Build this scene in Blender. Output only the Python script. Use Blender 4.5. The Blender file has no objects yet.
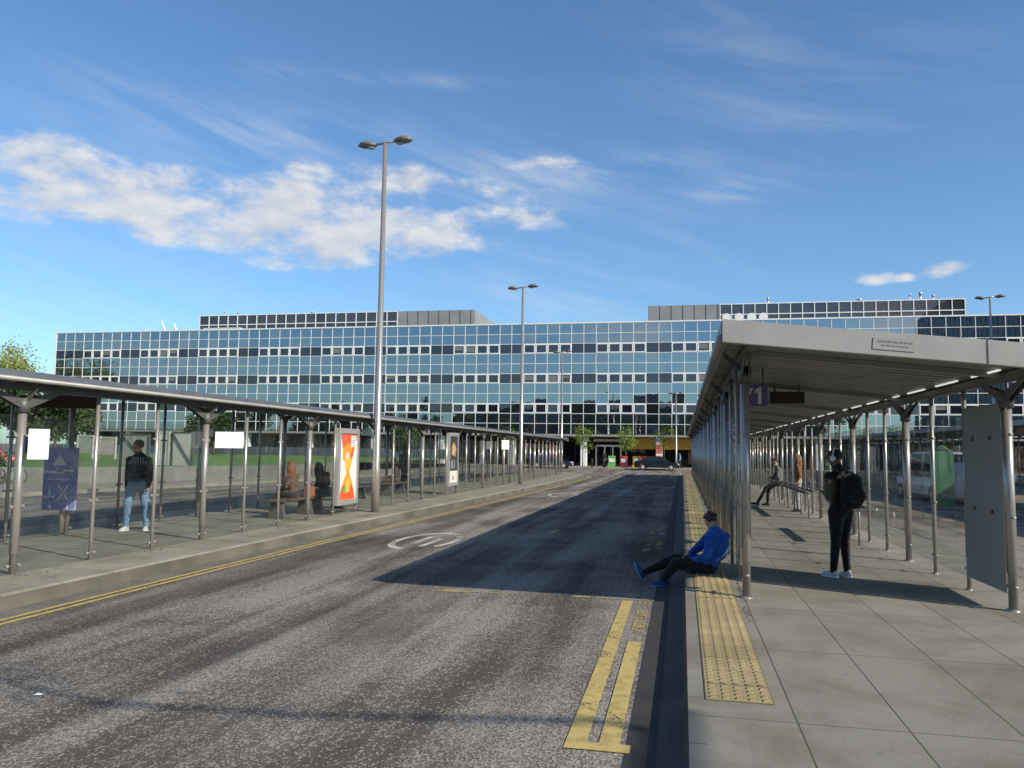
import bpy, bmesh, math, random
from mathutils import Vector, Matrix
from math import pi, sin, cos, radians, atan2, sqrt
random.seed(7)
S = bpy.context.scene
COL = S.collection
R2 = math.radians
# ---------------------------------------------------------------- camera
cd = bpy.data.cameras.new('camera'); cam = bpy.data.objects.new('camera', cd); COL.objects.link(cam)
cd.sensor_width = 36; cd.lens = 36*796/1024; cd.clip_start = .05; cd.clip_end = 3000
def _ray(u, v): return Vector(((u-512)/796, -(v-384)/796, -1))
_Y = _ray(682, 452).normalized(); _h = _ray(0, 452-682*.0145).normalized()
_Z = _Y.cross(_h).normalized()
if _Z.y < 0: _Z = -_Z
_X = _Y.cross(_Z)
cam.matrix_world = Matrix.Translation((0, 0, 1.9)) @ Matrix((_X, _Y, _Z)).to_4x4()
S.camera = cam
# ---------------------------------------------------------------- sky, sun, exposure
SUN_EL = R2(32); SUND = Vector((.908*cos(SUN_EL), -.419*cos(SUN_EL), sin(SUN_EL))).normalized()
SKY_STR = .104; SUN_STR = 4.2; CLOUD = 6.0
sl = bpy.data.lights.new('sun', 'SUN'); sl.energy = SUN_STR; sl.angle = R2(.53); sl.color = (1, .91, .77)
so = bpy.data.objects.new('sun', sl); COL.objects.link(so); so.rotation_euler = SUND.to_track_quat('Z', 'Y').to_euler()
so.location = (30, -20, 40)
S.view_settings.view_transform = 'Standard'; S.view_settings.look = 'None'
S.view_settings.gamma = 1; S.view_settings.use_curve_mapping = False; S.view_settings.exposure = .48

class NT:
    """tiny node-graph writer"""
    def __init__(s, tree): s.t = tree; s.n = tree.nodes; s.l = tree.links
    def new(s, typ, **k):
        nd = s.n.new(typ)
        for a, b in k.items(): setattr(nd, a, b)
        return nd
    def put(s, sock, v):
        if isinstance(v, bpy.types.NodeSocket): s.l.new(v, sock)
        elif v is not None: sock.default_value = v
    def m(s, op, a, b=None, c=None, clamp=False):
        nd = s.new('ShaderNodeMath', operation=op, use_clamp=clamp)
        s.put(nd.inputs[0], a)
        if b is not None: s.put(nd.inputs[1], b)
        if c is not None: s.put(nd.inputs[2], c)
        return nd.outputs[0]
    def ss(s, x, a, b):
        nd = s.new('ShaderNodeMapRange', interpolation_type='SMOOTHSTEP')
        s.put(nd.inputs[0], x); nd.inputs[1].default_value = a; nd.inputs[2].default_value = b
        return nd.outputs[0]
    def comb(s, x, y, z=0.):
        nd = s.new('ShaderNodeCombineXYZ'); s.put(nd.inputs[0], x); s.put(nd.inputs[1], y); s.put(nd.inputs[2], z); return nd.outputs[0]
    def noise(s, vec, scale, detail=4, rough=.55, dist=0, color=False):
        nd = s.new('ShaderNodeTexNoise'); s.put(nd.inputs['Vector'], vec)
        nd.inputs['Scale'].default_value = scale; nd.inputs['Detail'].default_value = detail
        nd.inputs['Roughness'].default_value = rough; nd.inputs['Distortion'].default_value = dist
        return nd.outputs['Color' if color else 'Fac']
    def mix(s, f, a, b, blend='MIX'):
        nd = s.new('ShaderNodeMix', data_type='RGBA', blend_type=blend)
        s.put(nd.inputs[0], f); s.put(nd.inputs[6], a if not isinstance(a, tuple) else (*a, 1)); s.put(nd.inputs[7], b if not isinstance(b, tuple) else (*b, 1))
        return nd.outputs[2]
    def scalev(s, vec, v):
        nd = s.new('ShaderNodeVectorMath', operation='MULTIPLY'); s.put(nd.inputs[0], vec); nd.inputs[1].default_value = v; return nd.outputs[0]

w = bpy.data.worlds.new('World'); S.world = w; w.use_nodes = True
g = NT(w.node_tree); bg = g.n['Background']; bg.inputs[1].default_value = SKY_STR
sky = g.new('ShaderNodeTexSky', sky_type='NISHITA', sun_disc=False, sun_elevation=SUN_EL, sun_rotation=atan2(SUND.x, SUND.y))
sky.altitude = 100; sky.air_density = 1.0; sky.dust_density = .6; sky.ozone_density = 1.8
tc = g.new('ShaderNodeTexCoord'); sp = g.new('ShaderNodeSeparateXYZ'); g.l.new(tc.outputs['Generated'], sp.inputs[0])
az = g.m('ARCTAN2', sp.outputs[0], sp.outputs[1]); el = g.m('ARCSINE', sp.outputs[2])
def blob(az, el, a0, e0, ra, re, amp=1.):
    da = g.m('DIVIDE', g.m('SUBTRACT', az, a0), ra); de = g.m('DIVIDE', g.m('SUBTRACT', el, e0), re)
    r2 = g.m('ADD', g.m('MULTIPLY', da, da), g.m('MULTIPLY', de, de))
    return g.m('MULTIPLY', g.m('EXPONENT', g.m('MULTIPLY', r2, -1.)), amp)
def pxdir(u, v):
    d = cam.matrix_world.to_3x3() @ _ray(u, v); d.normalize(); return atan2(d.x, d.y), math.asin(d.z)
def field(az, el, lst):
    tot = None
    for (u, v, ru, rv, amp) in lst:
        a0, e0 = pxdir(u, v); k = 1/max(.5, cos(e0)); 
        b = blob(az, el, a0, e0, ru/850*k, rv/850, amp)
        tot = b if tot is None else g.m('ADD', tot, b)
    return tot
CUM = [(30, 148, 60, 18, .9), (20, 196, 70, 20, 1.), (110, 192, 70, 20, .95), (175, 178, 45, 14, .5), (185, 232, 45, 16, .7), (235, 222, 60, 24, .95), (300, 200, 55, 26, .85), (290, 245, 55, 18, .95),
       (370, 225, 60, 28, 1.), (440, 232, 50, 26, .9), (345, 172, 50, 16, .55), (395, 178, 45, 16, .5), (310, 262, 50, 10, .9), (535, 217, 40, 12, .75), (500, 188, 60, 14, .5), (555, 165, 60, 12, .42),
       (948, 269, 20, 7, 1.05), (877, 278, 15, 6, 1.), (907, 277, 9, 4, .8)]
CIR = [(290, 72, 40, 8, .8), (420, 80, 90, 7, .55), (520, 175, 110, 26, .9), (640, 168, 70, 14, .9), (725, 190, 50, 12, 1.), (240, 135, 90, 26, .35), (130, 95, 60, 22, .3), (180, 150, 170, 50, .2), (560, 290, 130, 40, .5), (640, 240, 120, 40, .3),
       (740, 40, 90, 70, .22), (60, 300, 200, 60, .3), (840, 110, 120, 60, .25), (330, 140, 130, 30, .4)]
vec = g.comb(az, g.m('MULTIPLY', el, 1.9), 0.)
vec2 = g.comb(g.m('ADD', az, .008), g.m('ADD', g.m('MULTIPLY', el, 1.9), .028), 0.)
n1 = g.noise(vec, 13, 10, .60, .1); n2 = g.noise(vec2, 13, 6, .55, .1)
cf = field(az, el, CUM)
def dens(n): return g.m('ADD', g.m('MINIMUM', cf, .92), g.m('MULTIPLY', g.m('SUBTRACT', n, .5), 3.6))
d1 = g.m('MULTIPLY', g.ss(dens(n1), .12, 1.2), g.ss(cf, .08, .38))
light = g.m('ADD', .5, g.m('MULTIPLY', g.m('SUBTRACT', n1, n2), 3.2), clamp=True)
thick = g.ss(cf, .5, 1.15)
cc = g.mix(light, (.66, .71, .80), (1., .985, .96))
cc = g.mix(g.m('MULTIPLY', thick, .22), cc, (.66, .70, .77))
wv = g.comb(g.m('ADD', g.m('MULTIPLY', az, 1.), g.m('MULTIPLY', el, 1.3)), g.m('ADD', g.m('MULTIPLY', el, 4.2), g.m('MULTIPLY', az, .9)), 3.)
wn = g.noise(wv, 6, 7, .62, .4)
wa = g.m('MULTIPLY', g.m('ADD', field(az, el, CIR), .015), g.ss(wn, .36, .78))
wa = g.m('MULTIPLY', wa, .52, clamp=True)
# clouds elsewhere in the sky, so reflections and side views have weather too
bv = g.comb(g.m('MULTIPLY', az, 1.), g.m('MULTIPLY', el, 2.6), 9.)
bn = g.noise(bv, 3.2, 7, .55)
back = g.m('MULTIPLY', g.ss(bn, .5, .68), g.ss(g.m('ABSOLUTE', az), .95, 1.25))
back = g.m('MULTIPLY', back, g.ss(el, .03, .2))
def tint(c): 
    nd = g.new('ShaderNodeVectorMath', operation='SCALE'); g.put(nd.inputs[0], c); nd.inputs[3].default_value = CLOUD; return nd.outputs[0]
c0 = g.mix(wa, g.mix(1.0, sky.outputs[0], (.69, .935, 1.12), 'MULTIPLY'), tint(g.mix(0., (.93, .97, 1.), (1, 1, 1))))
c0 = g.mix(g.m('MULTIPLY', back, .8), c0, tint(g.mix(0., (.9, .92, .95), (1, 1, 1))))
c0 = g.mix(g.m('MULTIPLY', d1, .88), c0, tint(cc))
g.l.new(c0, bg.inputs[0])
S.cycles.transparent_max_bounces = 40
S.cycles.max_bounces = 8

# ---------------------------------------------------------------- helpers
def tag(o, label=None, cat=None, group=None, kind=None):
    if label: o['label'] = label
    if cat: o['category'] = cat
    if group: o['group'] = group
    if kind: o['kind'] = kind
    return o
def empty(name, loc=(0, 0, 0), label=None, cat=None, group=None, rz=0):
    o = bpy.data.objects.new(name, None); COL.objects.link(o); o.location = loc; o.rotation_euler = (0, 0, rz); o.empty_display_size = .3
    return tag(o, label, cat, group)
def copy_tree(o, parent=None):
    c = o.copy(); COL.objects.link(c)
    if parent: c.parent = parent
    for ch in list(o.children): copy_tree(ch, c)
    return c
class MB:
    def __init__(s): s.v = []; s.f = []; s.m = []; s.sm = []
    def add(s, vs, fs, mi=0, smooth=False):
        b = len(s.v); s.v += [tuple(v) for v in vs]
        for f in fs: s.f.append([b+i for i in f]); s.m.append(mi); s.sm.append(smooth)
    def box(s, x0, x1, y0, y1, z0, z1, mi=0):
        s.add([(x0,y0,z0),(x1,y0,z0),(x1,y1,z0),(x0,y1,z0),(x0,y0,z1),(x1,y0,z1),(x1,y1,z1),(x0,y1,z1)],
              [(0,3,2,1),(4,5,6,7),(0,1,5,4),(1,2,6,5),(2,3,7,6),(3,0,4,7)], mi)
    def quad(s, a, b, c, d, mi=0): s.add([a, b, c, d], [(0,1,2,3)], mi)
    def tube(s, pts, rads, n=10, mi=0, cap=True, smooth=True, flat=None):
        pts = [Vector(p) for p in pts]
        if not hasattr(rads, '__len__'): rads = [rads]*len(pts)
        vs = []; fs = []
        up = None
        for i, p in enumerate(pts):
            d = (pts[min(i+1, len(pts)-1)]-pts[max(i-1, 0)]).normalized()
            if up is None:
                up = Vector((0, 0, 1)) if abs(d.z) < .9 else Vector((0, 1, 0))
            a = d.cross(up).normalized(); b = a.cross(d).normalized(); up = b
            r = rads[i]; ra, rb = (r if hasattr(r, '__len__') else (r, r))
            for k in range(n):
                t = 2*pi*k/n; vs.append(p+a*(ra*cos(t))+b*(rb*sin(t)))
        for i in range(len(pts)-1):
            for k in range(n):
                k2 = (k+1) % n; fs.append((i*n+k, i*n+k2, (i+1)*n+k2, (i+1)*n+k))
        s.add(vs, fs, mi, smooth)
        if cap:
            s.add(vs[:n], [tuple(range(n))[::-1]], mi); s.add(vs[-n:], [tuple(range(n))], mi)
    def prism(s, poly, axis, a, b, mi=0):
        """poly of 2D points extruded along axis ('x','y','z') from a to b"""
        def P(p, t): return (t, p[0], p[1]) if axis == 'x' else ((p[0], t, p[1]) if axis == 'y' else (p[0], p[1], t))
        n = len(poly); vs = [P(p, a) for p in poly]+[P(p, b) for p in poly]
        fs = [tuple(range(n)), tuple(range(2*n-1, n-1, -1))]+[(i, i+n, (i+1) % n+n, (i+1) % n) for i in range(n)]
        s.add(vs, fs, mi)
    def ball(s, c, r, nu=12, nv=8, mi=0):
        rx, ry, rz = r if hasattr(r, '__len__') else (r, r, r); vs = []; fs = []
        for j in range(nv+1):
            t = pi*j/nv
            for i in range(nu):
                p = 2*pi*i/nu; vs.append((c[0]+rx*sin(t)*cos(p), c[1]+ry*sin(t)*sin(p), c[2]+rz*cos(t)))
        for j in range(nv):
            for i in range(nu):
                i2 = (i+1) % nu; fs.append((j*nu+i, (j+1)*nu+i, (j+1)*nu+i2, j*nu+i2))
        s.add(vs, fs, mi, True)
    def build(s, name, mats, parent=None, label=None, cat=None, group=None, kind=None, loc=None, fix=True, bevel=0):
        me = bpy.data.meshes.new(name); me.from_pydata(s.v, [], s.f)
        if not isinstance(mats, (list, tuple)): mats = [mats]
        for m_ in mats: me.materials.append(m_)
        me.polygons.foreach_set('material_index', s.m); me.polygons.foreach_set('use_smooth', s.sm); me.update()
        if fix or bevel:
            bm = bmesh.new(); bm.from_mesh(me)
            bmesh.ops.remove_doubles(bm, verts=bm.verts, dist=1e-5)
            if fix: bmesh.ops.recalc_face_normals(bm, faces=bm.faces)
            if bevel:
                es = [e for e in bm.edges if len(e.link_faces) == 2 and e.calc_face_angle(0) > .5]
                bmesh.ops.bevel(bm, geom=es, offset=bevel, segments=2, profile=.5, affect='EDGES')
            bm.to_mesh(me); bm.free()
        o = bpy.data.objects.new(name, me); COL.objects.link(o)
        if parent: o.parent = parent
        if loc: o.location = loc
        return tag(o, label, cat, group, kind)
# ---------------------------------------------------------------- materials
MATS = {}
def base(name):
    m = bpy.data.materials.new(name); m.use_nodes = True; t = NT(m.node_tree); return m, t, t.n['Principled BSDF']
def pos(t):  # world-scale position, the same whatever object carries the material
    return t.new('ShaderNodeNewGeometry').outputs['Position']
def plain(name, col, rough=.6, metal=0., var=.12, scale=3., spec=.5, bump=0., bscale=60, coat=0.):
    m, t, b = base(name); P = t.new('ShaderNodeTexCoord').outputs['Object']
    n = t.noise(P, scale, 5, .6)
    dk = tuple(c*(1-var) for c in col); lt = tuple(min(1, c*(1+var)) for c in col)
    t.put(b.inputs['Base Color'], t.mix(t.ss(n, .3, .7), dk, lt))
    n2 = t.noise(P, scale*4, 3)
    t.put(b.inputs['Roughness'], t.m('ADD', rough-.06, t.m('MULTIPLY', n2, .12)))
    b.inputs['Metallic'].default_value = metal; b.inputs['Specular IOR Level'].default_value = spec
    b.inputs['Coat Weight'].default_value = coat
    if bump:
        bp = t.new('ShaderNodeBump'); bp.inputs['Strength'].default_value = bump; bp.inputs['Distance'].default_value = .01
        t.put(bp.inputs['Height'], t.noise(P, bscale, 3)); t.l.new(bp.outputs[0], b.inputs['Normal'])
    MATS[name] = m; return m
def emis(name, col, k):
    m, t, b = base(name); b.inputs['Base Color'].default_value = (*col, 1); b.inputs['Emission Color'].default_value = (*col, 1); b.inputs['Emission Strength'].default_value = k; return m
steel = plain('steel', (.36, .34, .31), .27, .5, .02, .5, spec=.8)
steel_paint = plain('grey painted steel', (.27, .265, .25), .45, .1, .1, 4)
steel_dark = plain('dark steel', (.105, .105, .10), .5, .2, .12, 4)
roof_grey = plain('roof trim grey', (.345, .34, .318), .5, .0, .07, 1.5, bump=.1, bscale=30)
alum = plain('aluminium', (.55, .55, .54), .35, .6, .06, 5)
white_p = plain('white paint', (.78, .78, .75), .5, 0, .05, 3)
frame_w = plain('white frame', (.80, .80, .77), .4, .1, .06, 2)
dark = plain('near black', (.016, .016, .018), .5, 0, .3, 10)
rubber = plain('rubber', (.02, .02, .02), .85, 0, .2, 20)
conc = plain('pale concrete', (.42, .40, .36), .85, 0, .18, 2.2, bump=.4, bscale=40)
conc_d = plain('dark concrete', (.20, .195, .18), .85, 0, .2, 2, bump=.4, bscale=40)
bark = plain('bark', (.10, .075, .05), .9, 0, .3, 12, bump=.8, bscale=40)
wood_d = plain('dark wood', (.13, .085, .055), .6, 0, .3, 8, bump=.3)
yellow_fascia = plain('yellow fascia', (.52, .30, .02), .5, 0, .08, 2)
purple = plain('purple sign', (.12, .085, .27), .4, 0, .06, 3)
def asphalt():
    m, t, b = base('worn asphalt'); P = pos(t)
    sx = t.new('ShaderNodeSeparateXYZ'); t.l.new(P, sx.inputs[0])
    fine = t.noise(P, 42, 3, .65); mid = t.noise(P, 16, 3, .6); big = t.noise(P, .35, 5, .6, .5)
    streak = t.noise(t.scalev(P, (1.6, .09, 1)), 1.0, 5, .6)
    vor = t.new('ShaderNodeTexVoronoi'); vor.inputs['Scale'].default_value = 66; t.l.new(P, vor.inputs['Vector'])
    rnd = t.new('ShaderNodeSeparateColor'); t.l.new(vor.outputs['Color'], rnd.inputs[0])
    wear = t.ss(t.m('ADD', t.m('MULTIPLY', big, .45), t.m('MULTIPLY', streak, .6)), .40, .66)
    basec = t.mix(wear, (.066, .058, .051), (.155, .141, .124))
    thr = t.m('SUBTRACT', .84, t.m('MULTIPLY', wear, .30))
    chip = t.m('MULTIPLY', t.m('GREATER_THAN', t.m('ADD', t.m('MULTIPLY', rnd.outputs[0], .55), t.m('MULTIPLY', mid, .62)), thr), .52)
    c = t.mix(chip, basec, (.36, .34, .30))
    c = t.mix(t.ss(fine, .35, .75), c, t.mix(1., c, (1.45, 1.4, 1.35), 'MULTIPLY'))
    # wheel-path film and oil
    def band(x0, wd, amp):
        d = t.m('DIVIDE', t.m('SUBTRACT', sx.outputs[0], x0), wd)
        return t.m('MULTIPLY', t.m('EXPONENT', t.m('MULTIPLY', t.m('MULTIPLY', d, d), -1)), amp)
    bands = t.m('ADD', t.m('ADD', band(-1.3, .28, .30), band(-3.05, .3, .28)), t.m('ADD', band(-6.4, .5, .62), band(-4.05, .12, .5)))
    bands = t.m('MULTIPLY', bands, t.ss(t.noise(t.scalev(P, (.8, .25, 1)), 1.3, 4), .30, .62))
    oil = t.ss(t.noise(t.scalev(P, (1, .3, 1)), .7, 3, .5), .52, .72)
    c = t.mix(t.m('ADD', bands, t.m('MULTIPLY', oil, .35), clamp=True), c, (.045, .042, .040))
    t.put(b.inputs['Base Color'], c); b.inputs['Roughness'].default_value = .95; b.inputs['Specular IOR Level'].default_value = .12
    bp = t.new('ShaderNodeBump'); bp.inputs['Strength'].default_value = .9; bp.inputs['Distance'].default_value = .008
    t.put(bp.inputs['Height'], t.m('ADD', fine, t.m('MULTIPLY', vor.outputs['Distance'], .8))); t.l.new(bp.outputs[0], b.inputs['Normal'])
    return m
m_asph = asphalt()
def slabs(name, c1, c2, sx, sy, ox, oy, joint=(.07, .065, .05), jw=.007, moss=0.3, offset=0.):
    m, t, b = base(name); P = pos(t)
    mp = t.new('ShaderNodeMapping'); t.l.new(P, mp.inputs[0]); mp.inputs['Location'].default_value = (-ox, -oy, 0)
    br = t.new('ShaderNodeTexBrick'); br.offset = offset; br.squash = 1; t.l.new(mp.outputs[0], br.inputs[0])
    br.inputs['Color1'].default_value = (*c1, 1); br.inputs['Color2'].default_value = (*c2, 1); br.inputs['Mortar'].default_value = (0, 0, 0, 1)
    br.inputs['Scale'].default_value = 1; br.inputs['Mortar Size'].default_value = jw; br.inputs['Mortar Smooth'].default_value = .2
    br.inputs['Brick Width'].default_value = sx; br.inputs['Row Height'].default_value = sy; br.inputs['Bias'].default_value = 0
    stain = t.noise(P, 1.1, 6, .65, .4); sp_ = t.noise(P, 110, 2, .6)
    c = t.mix(t.ss(stain, .35, .72), br.outputs[0], t.mix(1., br.outputs[0], (.66, .65, .60), 'MULTIPLY'))
    c = t.mix(t.ss(sp_, .38, .7), c, t.mix(1., c, (1.32, 1.3, 1.27), 'MULTIPLY'))
    gum = t.new('ShaderNodeTexVoronoi'); gum.inputs['Scale'].default_value = 2.6; t.l.new(P, gum.inputs['Vector'])
    gm = t.m('LESS_THAN', gum.outputs['Distance'], .055)
    c = t.mix(t.m('MULTIPLY', gm, .45), c, (.10, .095, .09))
    jc = t.mix(t.m('MULTIPLY', t.ss(t.noise(P, 2.5, 3), .5, .62), moss), joint, (.06, .085, .02))
    c = t.mix(br.outputs['Fac'], c, jc)
    t.put(b.inputs['Base Color'], c); b.inputs['Roughness'].default_value = .82; b.inputs['Specular IOR Level'].default_value = .35
    bp = t.new('ShaderNodeBump'); bp.inputs['Strength'].default_value = .6; bp.inputs['Distance'].default_value = .008
    t.put(bp.inputs['Height'], t.m('SUBTRACT', t.m('MULTIPLY', sp_, .25), br.outputs['Fac'])); t.l.new(bp.outputs[0], b.inputs['Normal'])
    return m
m_pave = slabs('concrete slab paving', (.192, .180, .150), (.222, .208, .173), .67, 1.95, .72, 5.53, moss=.7, jw=.006)
m_pave_l = slabs('island paving', (.20, .19, .15), (.235, .222, .18), 1.6, .62, .2, .3)
m_tact = slabs('buff tactile paving', (.29, .235, .125), (.335, .27, .14), .46, .40, .155, 5.87, joint=(.12, .10, .05), moss=.3)
m_kerb = slabs('kerb stone', (.185, .173, .146), (.215, .203, .172), 5., .92, -2, .4, jw=.006)
m_kerb_l = slabs('island kerb stone', (.22, .205, .17), (.26, .242, .20), 5., .92, -22, .4, jw=.006)
m_far = slabs('square paving', (.25, .22, .18), (.28, .25, .20), .6, .6, 0, 0)
def paint(name, col, wear):
    m, t, b = base(name); P = pos(t)
    n = t.m('ADD', t.m('MULTIPLY', t.noise(P, 38, 4, .7), .62), t.m('MULTIPLY', t.noise(P, 1.6, 4, .6), .5))
    a = t.ss(n, wear-.05, wear+.03)
    c = t.mix(t.ss(t.noise(P, 9, 4), .4, .7), col, tuple(k*.72 for k in col))
    t.put(b.inputs['Base Color'], c); b.inputs['Roughness'].default_value = .7
    t.put(b.inputs['Alpha'], t.m('SUBTRACT', 1., a)); return m
yel = paint('yellow road paint', (.47, .355, .12), .67)
yel_worn = paint('worn yellow paint', (.40, .31, .12), .545)
wht_worn = paint('worn white paint', (.50, .48, .42), .62)
wht = paint('white road paint', (.60, .59, .54), .68)
def glassm(name, tint, dirt=.05, dcol=(.5, .52, .5), refl=1.):
    m = bpy.data.materials.new(name); m.use_nodes = True; t = NT(m.node_tree); t.n.remove(t.n['Principled BSDF']); out = t.n['Material Output']
    tr = t.new('ShaderNodeBsdfTransparent'); tr.inputs[0].default_value = (*tint, 1)
    gl = t.new('ShaderNodeBsdfGlossy'); gl.inputs['Roughness'].default_value = .02
    df = t.new('ShaderNodeBsdfDiffuse'); df.inputs[0].default_value = (*dcol, 1)
    lw = t.new('ShaderNodeLayerWeight'); lw.inputs[0].default_value = .5
    fr_ = t.m('ADD', .045, t.m('MULTIPLY', t.m('POWER', lw.outputs['Facing'], 5.), .55))
    mx = t.new('ShaderNodeMixShader'); t.put(mx.inputs[0], t.m('MULTIPLY', fr_, refl, clamp=True)); t.l.new(tr.outputs[0], mx.inputs[1]); t.l.new(gl.outputs[0], mx.inputs[2])
    m2 = t.new('ShaderNodeMixShader'); dn = t.noise(pos(t), 2.2, 5, .65)
    t.put(m2.inputs[0], t.m('MULTIPLY', t.ss(dn, .3, .8), dirt)); t.l.new(mx.outputs[0], m2.inputs[1]); t.l.new(df.outputs[0], m2.inputs[2])
    t.l.new(m2.outputs[0], out.inputs[0]); return m
m_glass = glassm('shelter glass', (.94, .955, .95), .03, (.4, .42, .4), .7)
m_carglass = plain('car glass', (.012, .015, .018), .05, 0, .1, 3, spec=.9)
def mirror(name, dif, tintc, fac, wob=.0022):
    m = bpy.data.materials.new(name); m.use_nodes = True; t = NT(m.node_tree); t.n.remove(t.n['Principled BSDF']); out = t.n['Material Output']
    geo = t.new('ShaderNodeNewGeometry'); rnd = geo.outputs['Random Per Island']
    oi = t.new('ShaderNodeObjectInfo').outputs['Random']
    r = t.m('FRACT', t.m('ADD', rnd, t.m('MULTIPLY', oi, 7.3)))
    d = t.new('ShaderNodeBsdfDiffuse'); t.put(d.inputs[0], t.mix(r, dif, tuple(k*1.7 for k in dif)))
    gl = t.new('ShaderNodeBsdfGlossy'); gl.inputs['Roughness'].default_value = .015
    t.put(gl.inputs[0], t.mix(r, tintc, tuple(k*.86 for k in tintc)))
    bp = t.new('ShaderNodeBump'); bp.inputs['Strength'].default_value = 1; bp.inputs['Distance'].default_value = wob
    t.put(bp.inputs['Height'], t.noise(geo.outputs['Position'], .9, 2)); t.l.new(bp.outputs[0], gl.inputs['Normal'])
    mx = t.new('ShaderNodeMixShader'); t.put(mx.inputs[0], t.m('ADD', fac, t.m('MULTIPLY', r, .05))); t.l.new(d.outputs[0], mx.inputs[1]); t.l.new(gl.outputs[0], mx.inputs[2])
    t.l.new(mx.outputs[0], out.inputs[0]); return m
m_span = mirror('mirror spandrel glass', (.014, .020, .026), (.62, .69, .72), .52)
m_win = mirror('dark window glass', (.010, .010, .013), (.55, .55, .62), .16)
m_plant = mirror('plant room louvre glass', (.035, .035, .036), (.5, .52, .55), .14)
m_shop = mirror('shop glass', (.012, .012, .012), (.5, .5, .5), .06)
def leafm(name, c1, c2):
    m, t, b = base(name); geo = t.new('ShaderNodeNewGeometry'); n = t.noise(geo.outputs['Position'], .9, 3)
    c = t.mix(geo.outputs['Random Per Island'], c1, c2); c = t.mix(t.ss(n, .35, .65), c, t.mix(1., c, (.7, .78, .6), 'MULTIPLY'))
    t.put(b.inputs['Base Color'], c); b.inputs['Roughness'].default_value = .6
    tr = t.new('ShaderNodeBsdfTranslucent'); t.put(tr.inputs[0], c); mx = t.new('ShaderNodeMixShader'); mx.inputs[0].default_value = .35
    t.l.new(b.outputs[0], mx.inputs[1]); t.l.new(tr.outputs[0], mx.inputs[2]); t.l.new(mx.outputs[0], t.n['Material Output'].inputs[0]); return m
leaf_spring = leafm('spring leaves', (.12, .20, .02), (.26, .34, .05))
leaf_pale = leafm('pale blossom leaves', (.24, .30, .05), (.46, .46, .22))
leaf_dark = leafm('dark leaves', (.03, .06, .015), (.07, .11, .03))
def grassm():
    m, t, b = base('mown grass'); P = pos(t)
    c = t.mix(t.ss(t.noise(P, .5, 5), .35, .7), (.065, .135, .02), (.12, .205, .035)); c = t.mix(t.ss(t.noise(P, 30, 3), .4, .7), c, t.mix(1., c, (1.3, 1.25, 1.1), 'MULTIPLY'))
    t.put(b.inputs['Base Color'], c); b.inputs['Roughness'].default_value = .9; return m
m_grass = grassm()
# ================================================================ SETTING
def sheet(name, pts, z, mat, kind='structure'):
    b = MB(); b.add([(x, y, z) for x, y in pts], [tuple(range(len(pts)))]); o = b.build(name, mat, kind=kind, fix=False)
    if o.data.polygons[0].normal.z < 0: o.data.flip_normals()
    return o
PZ = .18
sheet('ground', [(-900, -700), (900, -700), (900, 1200), (-900, 1200)], -.03, m_asph)
sheet('road', [(-60, -60), (60, -60), (60, 86.3), (-60, 86.3)], 0, m_asph)
# right platform with sloped bus kerb
def solid(name, pts, z0, z1, mat, bevel=0):
    b = MB(); b.prism(pts, 'z', z0, z1); return b.build(name, mat, kind='structure', bevel=bevel)
solid('pavement', [(.145, -12), (4.75, -12), (4.75, 64), (4.3, 65.5), (.6, 65.5), (.145, 64)], -.02, PZ, m_pave)
b = MB(); prof = [(.145, -.02), (.145, PZ+.002), (.035, PZ+.002), (.02, PZ-.012), (.0, PZ-.09), (-.035, PZ-.105), (-.10, .05), (-.16, .015), (-.17, -.02)]
b.prism(prof, 'y', -12, 64); b.build('pavement_kerb', m_kerb, kind='structure'); kb = bpy.data.objects['pavement_kerb'].data; kb.materials.append(plain('kerb face painted shade', (.035, .034, .032), .8, 0, .4, 1.3, bump=.5))  # face colour set near black to paint in its shade
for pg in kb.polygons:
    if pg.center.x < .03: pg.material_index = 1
b = MB(); b.box(-.36, -.172, -12, 64, -.02, .004); b.build('gutter_shadow_strip', plain('gutter painted shadow', (.030, .029, .027), .85, 0, .25, 3, bump=.4), kind='structure')  # gutter strip coloured dark to widen the kerb's cast shadow
b = MB(); b.prism([(4.75, -.02), (4.95, -.02), (4.93, PZ), (4.75, PZ+.002)], 'y', -12, 64); b.build('pavement_back_kerb', m_kerb, kind='structure')
# tactile strip
b = MB(); b.box(.155, .615, 5.87, 62, PZ-.01, PZ+.006)
y = 5.87+.035
while y < 26:
    for k in range(5):
        x = .155+.05+k*.09
        x0, x1, y0, y1, z0, z1 = x-.022, x+.022, y, y+.05, PZ+.006, PZ+.0155
        b.add([(x0, y0, z0), (x1, y0, z0), (x1, y1, z0), (x0, y1, z0), (x0+.007, y0+.01, z1), (x1-.007, y0+.01, z1), (x1-.007, y1-.01, z1), (x0+.007, y1-.01, z1)],
              [(4, 5, 6, 7), (0, 1, 5, 4), (1, 2, 6, 5), (2, 3, 7, 6), (3, 0, 4, 7)])
    y += .09
b.build('tactile_paving', m_tact, kind='structure', fix=False)
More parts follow.
